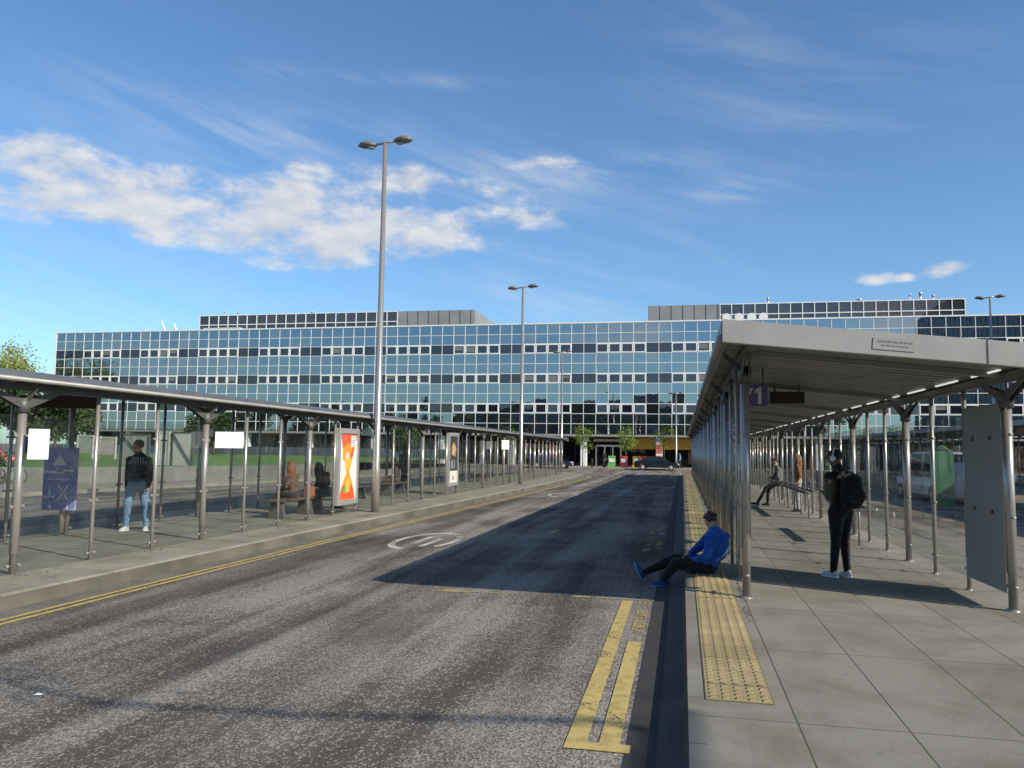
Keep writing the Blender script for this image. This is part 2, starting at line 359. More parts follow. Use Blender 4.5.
# left island: kerb line bows slightly toward the road as in the photo
KL = [(-7.55, -12), (-7.55, 10), (-7.5, 15), (-7.25, 24), (-6.95, 36), (-6.8, 50), (-6.95, 57), (-7.4, 60.5), (-8.3, 63), (-9.8, 64.2)]
KR = [(-11.3, 63.6), (-12.6, 61), (-13.1, 55), (-13.1, -12)]
solid('traffic_island', [(x-.28, y) for x, y in KL]+KR, -.02, PZ, m_pave_l)
b = MB()
for i in range(len(KL)-1):
    (x0, y0), (x1, y1) = KL[i], KL[i+1]
    A = [(x0-.30, y0, PZ+.003), (x0-.01, y0, PZ+.003), (x0+.03, y0, PZ-.02), (x0+.05, y0, -.02)]; B = [(p[0]+x1-x0, y1, p[2]) for p in A]
    for k in range(3): b.quad(A[k], A[k+1], B[k+1], B[k], 1 if k == 2 else 0)
b.build('island_kerb', [m_kerb_l, plain('dirty island kerb face', (.105, .095, .075), .85, 0, .35, .9, bump=.5)], kind='structure')
def offs(d): return [(x+d, y) for x, y in KL[:8]]
def strip(bm, d0, d1, z, y0=-12, y1=99, path=None):
    p = [q for q in (path or KL[:8]) if y0 <= q[1] <= y1]
    for i in range(len(p)-1):
        bm.quad((p[i][0]+d0, p[i][1], z), (p[i][0]+d1, p[i][1], z), (p[i+1][0]+d1, p[i+1][1], z), (p[i+1][0]+d0, p[i+1][1], z))
b = MB(); strip(b, .04, .38, .004); b.build('island_gutter', plain('gutter concrete', (.135, .125, .10), .85, 0, .25, 1.5, bump=.4), kind='structure', fix=False)
b = MB(); strip(b, .40, .475, .008); strip(b, .555, .63, .008); b.build('double_yellow_line', yel, kind='structure', fix=False)
def poly_mark(name, quads, mat, z=.008):
    b = MB()
    for q in quads: b.add([(x, y, z) for x, y in q], [tuple(range(len(q)))])
    o = b.build(name, mat, kind='structure', fix=False)
    bm = bmesh.new(); bm.from_mesh(o.data)
    for f in bm.faces:
        if f.normal.z < 0: f.normal_flip()
    bm.to_mesh(o.data); bm.free(); return o
def rect(x0, x1, y0, y1): return [(x0, y0), (x1, y0), (x1, y1), (x0, y1)]
poly_mark('bay_line', [rect(-.75, -.615, 5.22, 10.4), rect(-.535, -.40, 5.36, 8.2), rect(-.615, -.33, 5.22, 5.36)], yel)
poly_mark('bay_line_worn', [rect(-1.4, -.35, 10.45, 10.56), rect(-.535, -.40, 8.2, 10.4), rect(-3.3, -2.75, 10.35, 10.55), rect(-2.75, -1.9, 10.42, 10.48),
    rect(-.75, -.62, 15.5, 20.0), rect(-.52, -.40, 16, 20.0), rect(-.75, -.62, 29, 32), rect(-3.0, -2.85, 17.5, 19.4), rect(-3.3, -3.1, 26, 28), rect(-1.9, -1.75, 22, 24)], yel_worn)
ring = []
cx_, cy_, ra, rb_ = -5.14, 15.9, .64, 1.55
for i in range(34):
    a0 = R2(-30+i*9.0)+R2(-10); a1 = a0+R2(9.0)
    ring.append([(cx_+ra*cos(a0), cy_+rb_*sin(a0)), (cx_+ra*cos(a1), cy_+rb_*sin(a1)), (cx_+(ra-.13)*cos(a1), cy_+(rb_-.26)*sin(a1)), (cx_+(ra-.13)*cos(a0), cy_+(rb_-.26)*sin(a0))])
poly_mark('speed_roundel', ring+[rect(-5.32, -5.2, 15.3, 16.6), rect(-5.02, -4.9, 14.9, 16.3)], wht_worn)
poly_mark('far_roundel', [[(p[0]+.2, p[1]+18) for p in q] for q in ring[::1]], wht_worn, .009)
poly_mark('give_way_line', [rect(-6.5+i*.9, -5.9+i*.9, 66.0, 66.3) for i in range(7)], wht)
# side roads, far pavement, left pavement
FK = [(-25.6, -12), (-24.4, 14), (-22.6, 26), (-21.2, 34), (-20.3, 42), (-19.8, 52), (-20.6, 60), (-24, 65.5), (-30, 67.5), (-58, 68)]
FW = [(-58, 66), (-34, 61), (-25, 58), (-23.0, 52), (-22.4, 44), (-23.6, 37.5), (-26.2, 31.5), (-32, 24), (-48, 14)]
solid('side_pavement', [(-58, -12)]+FK, -.02, .13, m_far)
b = MB()
for i in range(len(FK)-1):
    (x0, y0), (x1, y1) = FK[i], FK[i+1]; d = Vector((x1-x0, y1-y0)).normalized(); nx, ny = -d.y*.16, d.x*.16
    b.quad((x0, y0, .134), (x1, y1, .134), (x1+nx, y1+ny, .134), (x0+nx, y0+ny, .134)); b.quad((x0+.002, y0, -.02), (x1+.002, y1, -.02), (x1+.002, y1, .134), (x0+.002, y0, .134))
b.build('side_kerb', m_kerb_l, kind='structure')
solid('far_pavement', [(-60, 84.2), (60, 84.2), (60, 99), (-60, 99)], -.02, .12, m_far)
b = MB(); b.box(-60, 60, 84.02, 84.19, -.02, .124); b.build('far_kerb', m_kerb_l, kind='structure')
solid('right_pavement', [(22, -12), (60, -12), (60, 84.0), (26, 66), (22, 60)], -.02, .12, m_far)
# lawn and its retaining wall
b = MB(); b.add([(x, y, .80) for x, y in [(-140, 60), (-90, 90), (-23.4, 90), (-23.4, 58.5)]+FW[3:]+[(-140, 10)]], [tuple(range(4+len(FW[3:])+1))]); b.build('lawn', m_grass, kind='structure')
b = MB()
for i in range(len(FW)-1):
    if i < 2: continue
    (x0, y0), (x1, y1) = FW[i], FW[i+1]
    b.quad((x0, y0, 0), (x1, y1, 0), (x1, y1, .83), (x0, y0, .83)); d = Vector((x1-x0, y1-y0)).normalized(); nx, ny = d.y*.3, -d.x*.3
    b.quad((x0, y0, .83), (x1, y1, .83), (x1+nx, y1+ny, .83), (x0+nx, y0+ny, .83))
b.build('retaining_wall', plain('weathered wall concrete', (.165, .165, .145), .85, 0, .25, .8, bump=.4), label='low pale concrete retaining wall curving along the edge of the green lawn', cat='wall')
print('setting ok')
# ================================================================ STATION BUILDING
BX, BY, PW, RH, NB = -83.0, 92.0, 1.4365, 1.175, 112
GZ = 3.82; TOP = GZ+11*RH
bld = empty('office_building', (BX, BY, 0), 'long mirror glass office building with a white window grid across the far end', 'building')
def bb(m_, name, mats, **k): 
    o = m_.build(name, mats, bld, **k); o.location = (-BX, -BY, 0); return o
xe = BX+NB*PW
m_ = MB(); m_.box(BX+.06, xe, BY+.12, BY+30, GZ, TOP-.1); m_.box(BX+.3, xe, BY+6.0, BY+30, 0, GZ-.003); bb(m_, 'wall', plain('dark core', (.05, .05, .05), .7))
m_ = MB()
for k in range(NB+1):
    x = BX+k*PW; m_.box(x-.032, x+.032, BY-.05, BY+.02, GZ, TOP)
for r in range(1, 11):
    z = GZ+r*RH; m_.box(BX, xe, BY-.044, BY+.02, z-.032, z+.032)
bb(m_, 'frame_grid', frame_w, fix=False)
m_ = MB(); m_.box(BX-.1, xe, BY-.1, BY+.5, TOP-.02, TOP+.14); m_.box(BX-.1, BX+.05, BY-.1, BY+30, GZ-.1, TOP-.02); bb(m_, 'parapet', frame_w)
m_ = MB(); m_.box(BX-.1, xe, BY-.1, BY+6, GZ-.28, GZ-.035); bb(m_, 'soffit', plain('soffit metal', (.28, .28, .27), .5))
def rowtype(r, k): return ('win' if (k >= 3 and (k-3) % 6 < 4) else 'plain') if r in (2, 5, 8) else 'span'   # r from top
def pane_verts(k, r, ins=.0):
    x0 = BX+k*PW+.03+ins; x1 = BX+(k+1)*PW-.03-ins; z1 = TOP-r*RH-.03-ins; z0 = TOP-(r+1)*RH+.03+ins
    a = random.gauss(0, .0035); c = random.gauss(0, .0035)
    yy = BY-.012
    return [(x0, yy-a-c, z0), (x1, yy+a-c, z0), (x1, yy+a+c, z1), (x0, yy-a+c, z1)]
wins = []; spans = []; winrest = MB(); spanrest = MB()
for r in range(11):
    for k in range(NB):
        t_ = rowtype(r, k)
        if t_ == 'win': wins.append((r, k))
        else: spans.append((t_, r, k))
vis = lambda k: -44 < BX+(k+.5)*PW < 4.2 or False
cand = sorted([q for q in wins if BX+(q[1]+.5)*PW < 4.2], key=lambda q: -q[1])
big = set(cand[:96])
def wframe(m_, k, r):
    x0 = BX+k*PW+.034; x1 = BX+(k+1)*PW-.034; z1 = TOP-r*RH-.034; z0 = TOP-(r+1)*RH+.034; f = .12; y0, y1 = BY-.075, BY-.02
    m_.box(x0, x1, y0, y1, z0, z0+f); m_.box(x0, x1, y0, y1, z1-f, z1); m_.box(x0, x0+f, y0, y1, z0+f, z1-f); m_.box(x1-f, x1, y0, y1, z0+f, z1-f)
restf = MB()
blind = plain('window blind', (.16, .17, .17), .7)
for (r, k) in wins:
    if (r, k) in big:
        m_ = MB(); m_.add(pane_verts(k, r, .08), [(0, 1, 2, 3)])
        if random.random() < .13:
            h = random.uniform(.3, .95); x0 = BX+k*PW+.12; x1 = x0+PW-.24; z1 = TOP-r*RH-.12; m_.quad((x0, BY-.018, z1-h*(RH-.24)), (x1, BY-.018, z1-h*(RH-.24)), (x1, BY-.018, z1), (x0, BY-.018, z1), 1)
        wo = bb(m_, 'window', [m_win, blind], fix=False)
        m_ = MB(); wframe(m_, k, r); fo = m_.build('frame', frame_w, wo, fix=False)
    else:
        winrest.add(pane_verts(k, r, .08), [(0, 1, 2, 3)]); wframe(restf, k, r)
        if random.random() < .13:
            h = random.uniform(.3, .95); x0 = BX+k*PW+.12; x1 = x0+PW-.24; z1 = TOP-r*RH-.12; winrest.quad((x0, BY-.018, z1-h*(RH-.24)), (x1, BY-.018, z1-h*(RH-.24)), (x1, BY-.018, z1), (x0, BY-.018, z1), 1)
wr = bb(winrest, 'window', [m_win, blind], fix=False, kind='stuff'); restf.build('frame', frame_w, wr, fix=False)
sc = sorted([q for q in spans if BX+(q[2]+.5)*PW < 4.2], key=lambda q: -q[2]); bigs = set(sc[:98])
for q in spans:
    t_, r, k = q; mi = 1 if t_ == 'plain' else 0
    if q in bigs:
        m_ = MB(); m_.add(pane_verts(k, r), [(0, 1, 2, 3)]); bb(m_, 'glass_panel', m_win if mi else m_span, fix=False)
    else: spanrest.add(pane_verts(k, r), [(0, 1, 2, 3)], mi)
bb(spanrest, 'glass_panel', [m_span, m_win], fix=False, kind='stuff')
for k in range(2, NB, 6):
    x = BX+k*PW; m_ = MB(); m_.box(x-.36, x+.36, BY+.3, BY+1.0, .1, GZ-.285); o = bb(m_, 'column', white_p, bevel=.03)
# shopfronts under the overhang
m_ = MB(); k = 0; x = BX+1
mulls = MB()
while x < xe-2:
    m_.quad((x+.04, BY+5.9, .35), (x+1.4, BY+5.9, .35), (x+1.4, BY+5.9, 3.0), (x+.04, BY+5.9, 3.0)); mulls.box(x-.04, x+.04, BY+5.8, BY+5.95, .1, 3.1); x += 1.44
mulls.box(BX+1, xe, BY+5.8, BY+5.95, 3.0, 3.1); mulls.box(BX+1, xe, BY+5.8, BY+5.97, .1, .34)
bb(m_, 'shopfront_glass', m_shop, fix=False); bb(mulls, 'shopfront_frame', steel_dark, fix=False)
m_ = MB(); m_.box(-6.3, -1.2+3.2, BY+.9, BY+1.4, 2.15, 3.42); bb(m_, 'shop_fascia', yellow_fascia)
m_ = MB(); m_.box(-10.3, -7.0, BY+3.0, BY+3.4, 3.0, 3.3)
for x in (-9.9, -8.9, -7.95, -7.0): m_.box(x-.07, x+.07, BY+2.2, BY+2.4, .1, 2.4)
m_.box(-9.9, -7.0, BY+2.2, BY+2.4, 2.4, 2.6); bb(m_, 'entrance_frame', white_p)
m_ = MB(); m_.box(-4.3, -2.9, BY+1.02, BY+1.1, .5, 1.6); 
m_ = MB()
for (z0, z1) in ((1.7, 2.7), (.45, 1.45)): m_.box(-2.9, -2.2, BY+.27, BY+.298, z0, z1)
bb(m_, 'poster', plain('red and white poster', (.55, .16, .14), .5, 0, .8, 7))
m_ = MB(); m_.box(-2.3+4*PW*0+3.0, 8, BY+3, BY+3.2, .5, 2.2); bb(m_, 'shop_display', plain('shop display', (.18, .11, .08), .6, 0, .9, 5))
# plant rooms on the roof
def plant(x0g, x1g, x0, x1, y, z1, z0):
    m_ = MB(); m_.box(x0g, x1g, y+.03, y+14, TOP-.05, z1); bb(m_, 'plant_room', plain('panel cladding', (.27, .27, .265), .5, .1, .08, .5))
    m_ = MB(); xx = x0g
    while xx < x1g+.1: m_.box(xx-.03, xx+.03, y-.01, y+.028, TOP, z1); xx += 1.42
    bb(m_, 'cladding_joint', steel_dark, fix=False)
    m_ = MB(); m_.box(x0, x1, y+.1, y+14, TOP-.05, z1-.03); bb(m_, 'plant_room', dark)
    m_ = MB(); f_ = MB(); n = 20; pw = (x1-x0)/n; zm = z1-1.32
    for i in range(n+1): f_.box(x0+i*pw-.05, x0+i*pw+.05, y-.03, y+.06, TOP-.05, z1)
    for z in (z1, zm, zm-1.2): f_.box(x0, x1, y-.024, y+.06, z-.06, z+.06)
    for i in range(n):
        for (a, c) in ((zm+.06, z1-.06), (zm-1.14, zm-.06)): m_.quad((x0+i*pw+.05, y+.05, a), (x0+(i+1)*pw-.05, y+.05, a), (x0+(i+1)*pw-.05, y+.05, c), (x0+i*pw+.05, y+.05, c))
    bb(m_, 'plant_room_glazing', m_plant, fix=False); bb(f_, 'plant_room_frame', frame_w, fix=False)
plant(-36.35, -25.9, -65.2, -36.35, 97.6, 19.7, 0)
plant(-4.1, 4.7, 4.7, 32.6, 101.5, 20.35, 0)
def roofkit(name, m_, mat, label, cat, group=None): return m_.build(name, mat, label=label, cat=cat, group=group)
for i, x in enumerate((5.1, 6.5, 7.9, 9.2)):
    m_ = MB(); m_.tube([(x, 94.6, TOP), (x, 94.6, TOP+.5)], .07, 8); m_.tube([(x, 94.9, TOP+.75), (x, 94.5, TOP+.75), (x, 94.42, TOP+.75)], [.15, .42, .5], 16)
    roofkit('roof_vent', m_, white_p, ['leftmost', 'second from the left', 'third from the left', 'rightmost'][i]+' of the four round white vents on the roof edge', 'vent', 'round white roof vents')
m_ = MB(); m_.tube([(-68.4, 95, TOP), (-69.3, 95, TOP+1.9)], .14, 6); m_.tube([(-66.9, 95, TOP), (-67.3, 95, TOP+1.5)], .14, 6); m_.box(-69.4, -66.6, 94.6, 95.4, TOP, TOP+.25)
m_.tube([(-68.4, 95, TOP+.2), (-66.8, 95, TOP+.9)], .06, 6); roofkit('window_cleaning_cradle', m_, white_p, 'white two armed cradle standing on the roof near the left end', 'cradle')
m_ = MB(); m_.box(-62.5, -57.2, 94.5, 96, TOP, TOP+.75); roofkit('roof_unit', m_, plain('cream unit', (.6, .57, .5), .6), 'low cream box on the roof in front of the left plant room', 'roof unit')
for i, (x, yy, z, h, r) in enumerate(((-62.3, 99, 19.7, .8, .12), (-60.2, 99, 19.7, .7, .15), (-49, 99, 19.7, .45, .3), (10.6, 103, 20.35, 1.0, .14), (21.3, 103, 20.35, .5, .35), (27.0, 103, 20.35, 1.1, .09), (28.2, 103, 20.35, 1.2, .2), (29.6, 103, 20.35, .9, .15))):
    m_ = MB(); m_.tube([(x, yy, z-.1), (x, yy, z+h*.7)], r*.6, 8); m_.tube([(x, yy, z+h*.7), (x, yy, z+h)], r, 8)
    roofkit('flue', m_, alum, ['thin flue at the left of the left plant room roof', 'stubby flue second on the left plant room roof', 'low round cowl midway on the left plant room roof', 'tall flue at the left of the right plant room roof', 'low angled cowl midway on the right plant room roof', 'thinnest flue near the right end of the right plant room roof', 'tallest of three flues at the right plant room end', 'rightmost flue on the right plant room roof'][i], 'flue', 'flues on the plant rooms')
m_ = MB(); m_.box(20.0-3.2, 20.8-3.2, 101.3, 101.46, TOP, TOP+1.5); roofkit('roof_door', m_, white_p, 'small white framed access door in the right plant room front', 'door')
# neighbouring blocks, one beyond the right edge, one behind the camera: they are what the mirror glass shows
def block(name, x0, x1, y0, y1, h, face, label):
    e = empty(name, ((x0+x1)/2, (y0+y1)/2, 0), label, 'building'); off = (-(x0+x1)/2, -(y0+y1)/2, 0)
    m_ = MB(); m_.box(x0, x1, y0, y1, 0, h); o = m_.build('wall', plain(name+' dark glass', (.045, .09, .15), .3, 0, .3, .3), e); o.location = off
    m_ = MB()
    if face in ('w',):
        yy = y0
        while yy <= y1: m_.box(x0-.08, x0-.002, yy-.05, yy+.05, 0, h); yy += 1.8
        for z in range(1, int(h/1.2)): m_.box(x0-.07, x0-.003, y0, y1, z*1.2-.04, z*1.2+.04)
    else:
        xx = x0
        while xx <= x1: m_.box(xx-.05, xx+.05, y1+.002, y1+.08, 0, h); xx += 1.8
        for z in range(1, int(h/1.2)): m_.box(x0, x1, y1+.003, y1+.07, z*1.2-.04, z*1.2+.04)
    o = m_.build('frame_grid', steel_paint, e, fix=False); o.location = off
block('side_office_building', 42, 62, 28, 74, 27, 'w', 'dark glass office block flanking the square on the right side')
block('rear_office_building', -70, 40, -95, -70, 17, 'n', 'dark glass office block closing the square behind the viewer')
print('building ok')
# ================================================================ SHELTERS
YS = [10.05+1.40*i for i in range(39)]
def make_shelter(label, opaque=True, x0=0., ys=YS, first_y=8.8, group='glass bus shelters of the station'):
    """x of posts .75 and 3.62; roof from .48 to 4.2, falling to the right"""
    root = empty('bus_shelter', (0, 0, 0), label, 'bus shelter', group)
    ye = ys[-1]+.9
    XH, XL, ZH, ZL = .48, 3.88, 3.31, 2.955
    zr = lambda x: ZH+(ZL-ZH)*(x-XH)/(XL-XH)     # top surface
    # corrugated deck
    m_ = MB(); per = .28; n = int((ye-first_y-.1)/per); T = .035
    def deck(xa, xb, ya, yb):
        prof = []; k = 0; yy = ya
        while yy < yb-.01:
            prof += [(yy, 0), (yy+per*.42, 0), (yy+per*.5, T), (yy+per*.92, T)]; yy += per
        prof.append((yb, 0))
        vs = []
        for (q, dz) in prof: vs += [(xa, q, zr(xa)-.12+dz), (xb, q, zr(xb)-.12+dz)]
        m_.add(vs, [(2*i, 2*i+1, 2*i+3, 2*i+2) for i in range(len(prof)-1)])
    deck(XH+.03, XL-.04, first_y+.08, ye-.06)
    m_.build('roof_deck', plain('corrugated deck', (.20, .197, .182), .4, .3, .22, 1.2), root, fix=False)
    m_ = MB()
    for (xa, xb) in ((XH+.02, XL-.03),):
        m_.add([(xa, first_y+.05, zr(xa)-.03), (xb, first_y+.05, zr(xb)-.03), (xb, ye-.05, zr(xb)-.03), (xa, ye-.05, zr(xa)-.03)], [(0, 1, 2, 3)])
        m_.add([(xa, first_y+.05, zr(xa)-.05), (xb, first_y+.05, zr(xb)-.05), (xb, ye-.05, zr(xb)-.05), (xa, ye-.05, zr(xa)-.05)], [(0, 3, 2, 1)])
    m_.build('roof_sheet', plain('roof sheet', (.30, .32, .36), .4, .3, .1, 2), root, fix=False)
    bt0 = None; yy = first_y+.9  # row of thin glowing white strips along the roof underside
    while yy < ye-1.2:
        if bt0 is None:
            m_ = MB(); m_.box(-.018, .018, 0, .85, -.014, 0); m_.tube([(0, -.02, -.016), (0, .87, -.016)], .008, 8); bt0 = m_.build('bright_strip', emis('glowing white strip', (1, .99, .95), .35), root); bt0.location = (3.44, yy, zr(3.44)-.135)
        else: c = copy_tree(bt0, root); c.location = (3.44, yy, zr(3.44)-.135)
        yy += 1.4
    # gable fascias and eaves
    for q, (ya, yb) in enumerate(((first_y-.05, first_y+.06), (ye-.06, ye+.05))):
        m_ = MB(); pr = [(XH-.05, zr(XH)-.225), (XL+.05, zr(XL)-.225), (XL+.05, zr(XL)+.02), (XH-.05, zr(XH)+.02)]; m_.prism(pr, 'y', ya, yb)
        if q == 0:
            m_.box(3.0, 3.009, ya-.006, ya, zr(3)-.22, zr(3)+.018, 1)
        m_.build('fascia', [roof_grey, steel_dark], root, fix=False)
    m_ = MB(); m_.box(XH-.06, XH+.03, first_y+.06, ye-.06, ZH-.16, ZH+.015); m_.tube([(XH-.06, first_y+.06, ZH-.17), (XH-.06, ye-.06, ZH-.17)], .04, 8); m_.build('roof_edge', steel_paint, root)
    m_ = MB(); m_.box(XL-.03, XL+.05, first_y+.06, ye-.06, ZL-.06, ZL+.025, 1); m_.tube([(XL+.045, first_y+.06, ZL-.085), (XL+.045, ye-.06, ZL-.085)], .032, 8); m_.build('roof_edge', [steel_paint, plain('roof upstand', (.13, .14, .165), .45, .2, .1, 2)], root)
    for x in (.75, 3.62):
        m_ = MB(); m_.box(x-.05, x+.05, first_y+.07, ye-.07, zr(x)-.235, zr(x)-.135); m_.build('roof_beam', steel_dark, root)
    pr = {}
    for side, x in (('h', .75), ('l', 3.62)):
        for i, y in enumerate(ys):
            main = i % 3 == 0
            rad = .056 if main else .031
            top = zr(x)-.235-(.24 if main else 0)
            key = (side, main)
            if key not in pr:
                m_ = MB(); m_.tube([(0, 0, PZ-.1), (0, 0, PZ+.02)], rad*1.35, 14); m_.tube([(0, 0, PZ+.02), (0, 0, PZ+.42), (0, 0, PZ+.423), (0, 0, top)], [rad*.86, rad*.86, rad, rad], 14)
                for z in (.45, 1.22, 2.15):
                    for s in (-1, 1): m_.tube([(0, s*(rad-.01), z), (0, s*(rad+.03), z)], .009, 8, 1); m_.tube([(-.022, s*(rad+.04), z), (.022, s*(rad+.04), z)], .017, 10, 1)
                po = m_.build('post', [steel, steel_paint], root); po.location = (x, y, 0)
                if main:
                    m_ = MB(); tz = top
                    for s in (-1, 1):
                        for xo in (-.035, .035):
                            P_ = [(0, tz-.02), (0, tz+.12), (s*.50, zr(x)-.237), (s*.64, zr(x)-.237)]
                            m_.prism(P_, 'x', xo-.005, xo+.005)
                    m_.tube([(0, 0, tz-.05), (0, 0, tz+.14)], .08, 12)
                    # lateral arm out to the roof edge
                    ex = XH+.02 if side == 'h' else XL-.05
                    m_.prism([(0, tz), (0, tz+.12), (ex-x, zr(ex)-.17), (ex-x, zr(ex)-.24)] if side == 'h' else [(0, tz), (0, tz+.12), (ex-x, zr(ex)-.15), (ex-x, zr(ex)-.2)], 'y', -.012, .012)
                    br = m_.build('bracket', steel_dark, root); br.location = (x, y, 0)
                    pr[(side, 'b')] = br
                pr[key] = po
            else:
                po = copy_tree(pr[key], root); po.location = (x, y, 0)
                if main: br = copy_tree(pr[(side, 'b')], root); br.location = (x, y, 0)
    # main rafters across
    m0 = None
    for i, y in enumerate(ys):
        if i % 3: continue
        if m0 is None:
            m_ = MB(); m_.prism([(.84, zr(.84)-.19), (3.54, zr(3.54)-.19), (3.54, zr(3.54)-.125), (.84, zr(.84)-.125)], 'y', -.03, .03); m0 = m_.build('rafter', steel_paint, root); m0.location = (0, y, 0)
        else: c = copy_tree(m0, root); c.location = (0, y, 0)
    # glass panels
    g0 = {}
    for side, x in (('h', .75), ('l', 3.62)):
        for i in range(len(ys)-1):
            if side == 'h' and i % 9 in (0,): continue            # boarding gaps
            if side == 'l' and i == 0: continue
            if side not in g0:
                m_ = MB(); m_.box(-.005, .005, (.085), 1.315, PZ+.16, 2.42); gp = m_.build('glass_panel', m_glass, root); g0[side] = gp
            else: gp = copy_tree(g0[side], root)
            gp.location = (x, ys[i], 0)
    return root
sh = make_shelter('glass bus shelter on the right pavement, seen from its open end')
sh.location = (0, 0, 0)
# opaque display board in the first bay of the right shelter (its grey back faces us)
m_ = MB(); m_.box(3.585, 3.655, YS[0]+.09, YS[1]-.05, .36, 2.52); bd = m_.build('back_board', plain('board grey', (.24, .245, .24), .55, 0, .05, 1.5), sh, bevel=.006)
m_ = MB()
for z in (1.25, 2.12):
    for y in (YS[0]+.42, YS[1]-.4): m_.tube([(3.585, y, z), (3.565, y, z)], .028, 10)
m_.build('bolt', steel_dark, bd)
shl = copy_tree(sh); shl['label'] = 'glass bus shelter on the left island with a low roof edge toward the road'
for ch in list(shl.children):
    if ch.name.startswith('back_board'):
        for c2 in list(ch.children): bpy.data.objects.remove(c2)
        bpy.data.objects.remove(ch)
YL0 = 9.0
shl.location = (-12.2, YL0-YS[0]-1.40*3, -.16)
# bays near the start of the left shelter continue towards the camera side (row starts out of frame)
shr = copy_tree(shl); shr['label'] = 'glass bus shelter on the third island, seen through the right shelter'; shr.location = (12.3, 9, 0)
solid('right_island', [(12.2, 12), (17.1, 12), (17.1, 74), (12.2, 74)], -.02, PZ, m_pave_l)
print('shelter ok')
def text(name, s, size, mat, loc, rot, parent=None, align='CENTER', extr=.002):
    cu = bpy.data.curves.new(name, 'FONT'); cu.body = s; cu.size = size; cu.align_x = align; cu.align_y = 'CENTER'; cu.extrude = extr; cu.resolution_u = 4
    o = bpy.data.objects.new(name, cu); COL.objects.link(o)
    dg = bpy.context.evaluated_depsgraph_get(); me = bpy.data.meshes.new_from_object(o.evaluated_get(dg)); bpy.data.objects.remove(o)
    o = bpy.data.objects.new(name, me); COL.objects.link(o); me.materials.clear(); me.materials.append(mat); o.location = loc; o.rotation_euler = rot
    if parent: o.parent = parent
    return o
# gable plate
m_ = MB(); m_.box(-.2, .2, -.004, 0, -.06, .06); pl = m_.build('name_plate', plain('plate grey', (.335, .33, .31), .5), sh); pl.location = (2.13, 8.747, 3.03); pl.rotation_euler = (0, .1, 0)
m_ = MB()
for z, a in ((.025, .15), (-.015, .12)):
    x = -a
    while x < a: 
        l = random.uniform(.02, .045); m_.box(x, x+l, -.0065, -.004, z-.007, z+.007); x += l+.012
o = m_.build('lettering', plain('plate letters', (.19, .19, .19), .5), pl)
# stand sign Y1
e = empty('stand_sign', (1.0, 12.0, 2.73), 'purple hanging stand sign reading Y1 under the right shelter roof', 'sign')
m_ = MB(); m_.box(-.21, .21, -.03, .03, -.155, .155); m_.build('panel', purple, e, bevel=.004)
m_ = MB()
for x in (-.15, .15): m_.tube([(x, 0, .155), (x, 0, .40)], .012, 8)
m_.build('hanger', steel_dark, e)
m_ = MB()
def glyph(pts): m_.prism(pts, 'y', -.036, -.030)
glyph([(-.155, .11), (-.11, .11), (-.07, .03), (-.03, .11), (.015, .11), (-.048, -.01), (-.048, -.12), (-.092, -.12), (-.092, -.01)])
glyph([(.075, -.12), (.125, -.12), (.125, .12), (.09, .12), (.03, .075), (.03, .03), (.075, .055)])
m_.build('lettering', plain('sign white', (.62, .62, .56), .5), e)
# electronic displays
led = plain('unlit red led', (.09, .02, .015), .5)
def display(x, y, z, wd, hg, label, rz=0):
    e = empty('departure_display', (x, y, z), label, 'display', 'hanging departure displays', rz)
    m_ = MB(); m_.box(-wd/2, wd/2, -.09, .09, -hg/2, hg/2); m_.build('housing', dark, e, bevel=.01)
    m_ = MB()
    for zz in (-.06, .0, .06):
        xx = -wd/2+.06
        while xx < wd/2-.08: l = random.uniform(.03, .1); m_.box(xx, xx+l, -.0935, -.091, zz*hg/.26-.012, zz*hg/.26+.012); xx += l+.03
    m_.build('text_line', led, e, fix=False)
    m_ = MB()
    for s in (-1, 1): m_.tube([(s*wd*.35, 0, hg/2), (s*wd*.35, 0, hg/2+.3)], .015, 8)
    m_.build('hanger', steel_dark, e)
display(1.72, 14.0, 2.83, .55, .2, 'dark departure display hanging behind the purple stand sign')
display(-10.45, 11.75, 2.60, 1.25, .21, 'dark red lettered departure display hanging in the left shelter', 0.35)
display(-10.0, 34.5, 2.62, 1.1, .26, 'small dark departure display further along the left shelter')
# ================================================================ SIGNS, POSTERS
def flat_sign(name, x, y, z, wd, hg, mat, label, cat, rz=0, th=.02, frame=None, group=None):
    e = empty(name, (x, y, z), label, cat, group, rz)
    m_ = MB(); m_.box(-wd/2, wd/2, -th, 0, -hg/2, hg/2); m_.build('panel', mat, e, bevel=.002)
    if frame:
        m_ = MB(); t = .03
        m_.box(-wd/2-t, wd/2+t, -th-.008, .005, hg/2, hg/2+t); m_.box(-wd/2-t, wd/2+t, -th-.008, .005, -hg/2-t, -hg/2); m_.box(-wd/2-t, -wd/2, -th-.008, .005, -hg/2, hg/2); m_.box(wd/2, wd/2+t, -th-.008, .005, -hg/2, hg/2)
        m_.build('frame', frame, e)
    return e
def clampbar(e, l, mat=steel):
    m_ = MB(); m_.box(-.025, .025, 0, l, -.03, .03); m_.build('mounting', mat, e)
wsign = plain('white sign face', (.84, .85, .84), .45, 0, .03, 5)
e = flat_sign('timetable_case', -8.92, 9.9, 1.88, .24, .40, wsign, 'upright white notice at the near left end of the left shelter', 'notice', rz=.75); clampbar(e, .12)
e.location = (-8.32, 9.02, 1.88); 
e = flat_sign('notice_board', -8.25, 13.45, 2.0, .50, .30, wsign, 'wide blank white notice on a thick post right of the man in jeans', 'notice', rz=.5, frame=None); clampbar(e, .1)
e = flat_sign('notice_board', -11.4, 17.6, 2.20, .28, .17, wsign, 'small white notice high above and behind the man in jeans', 'notice', rz=.5); clampbar(e, .1)
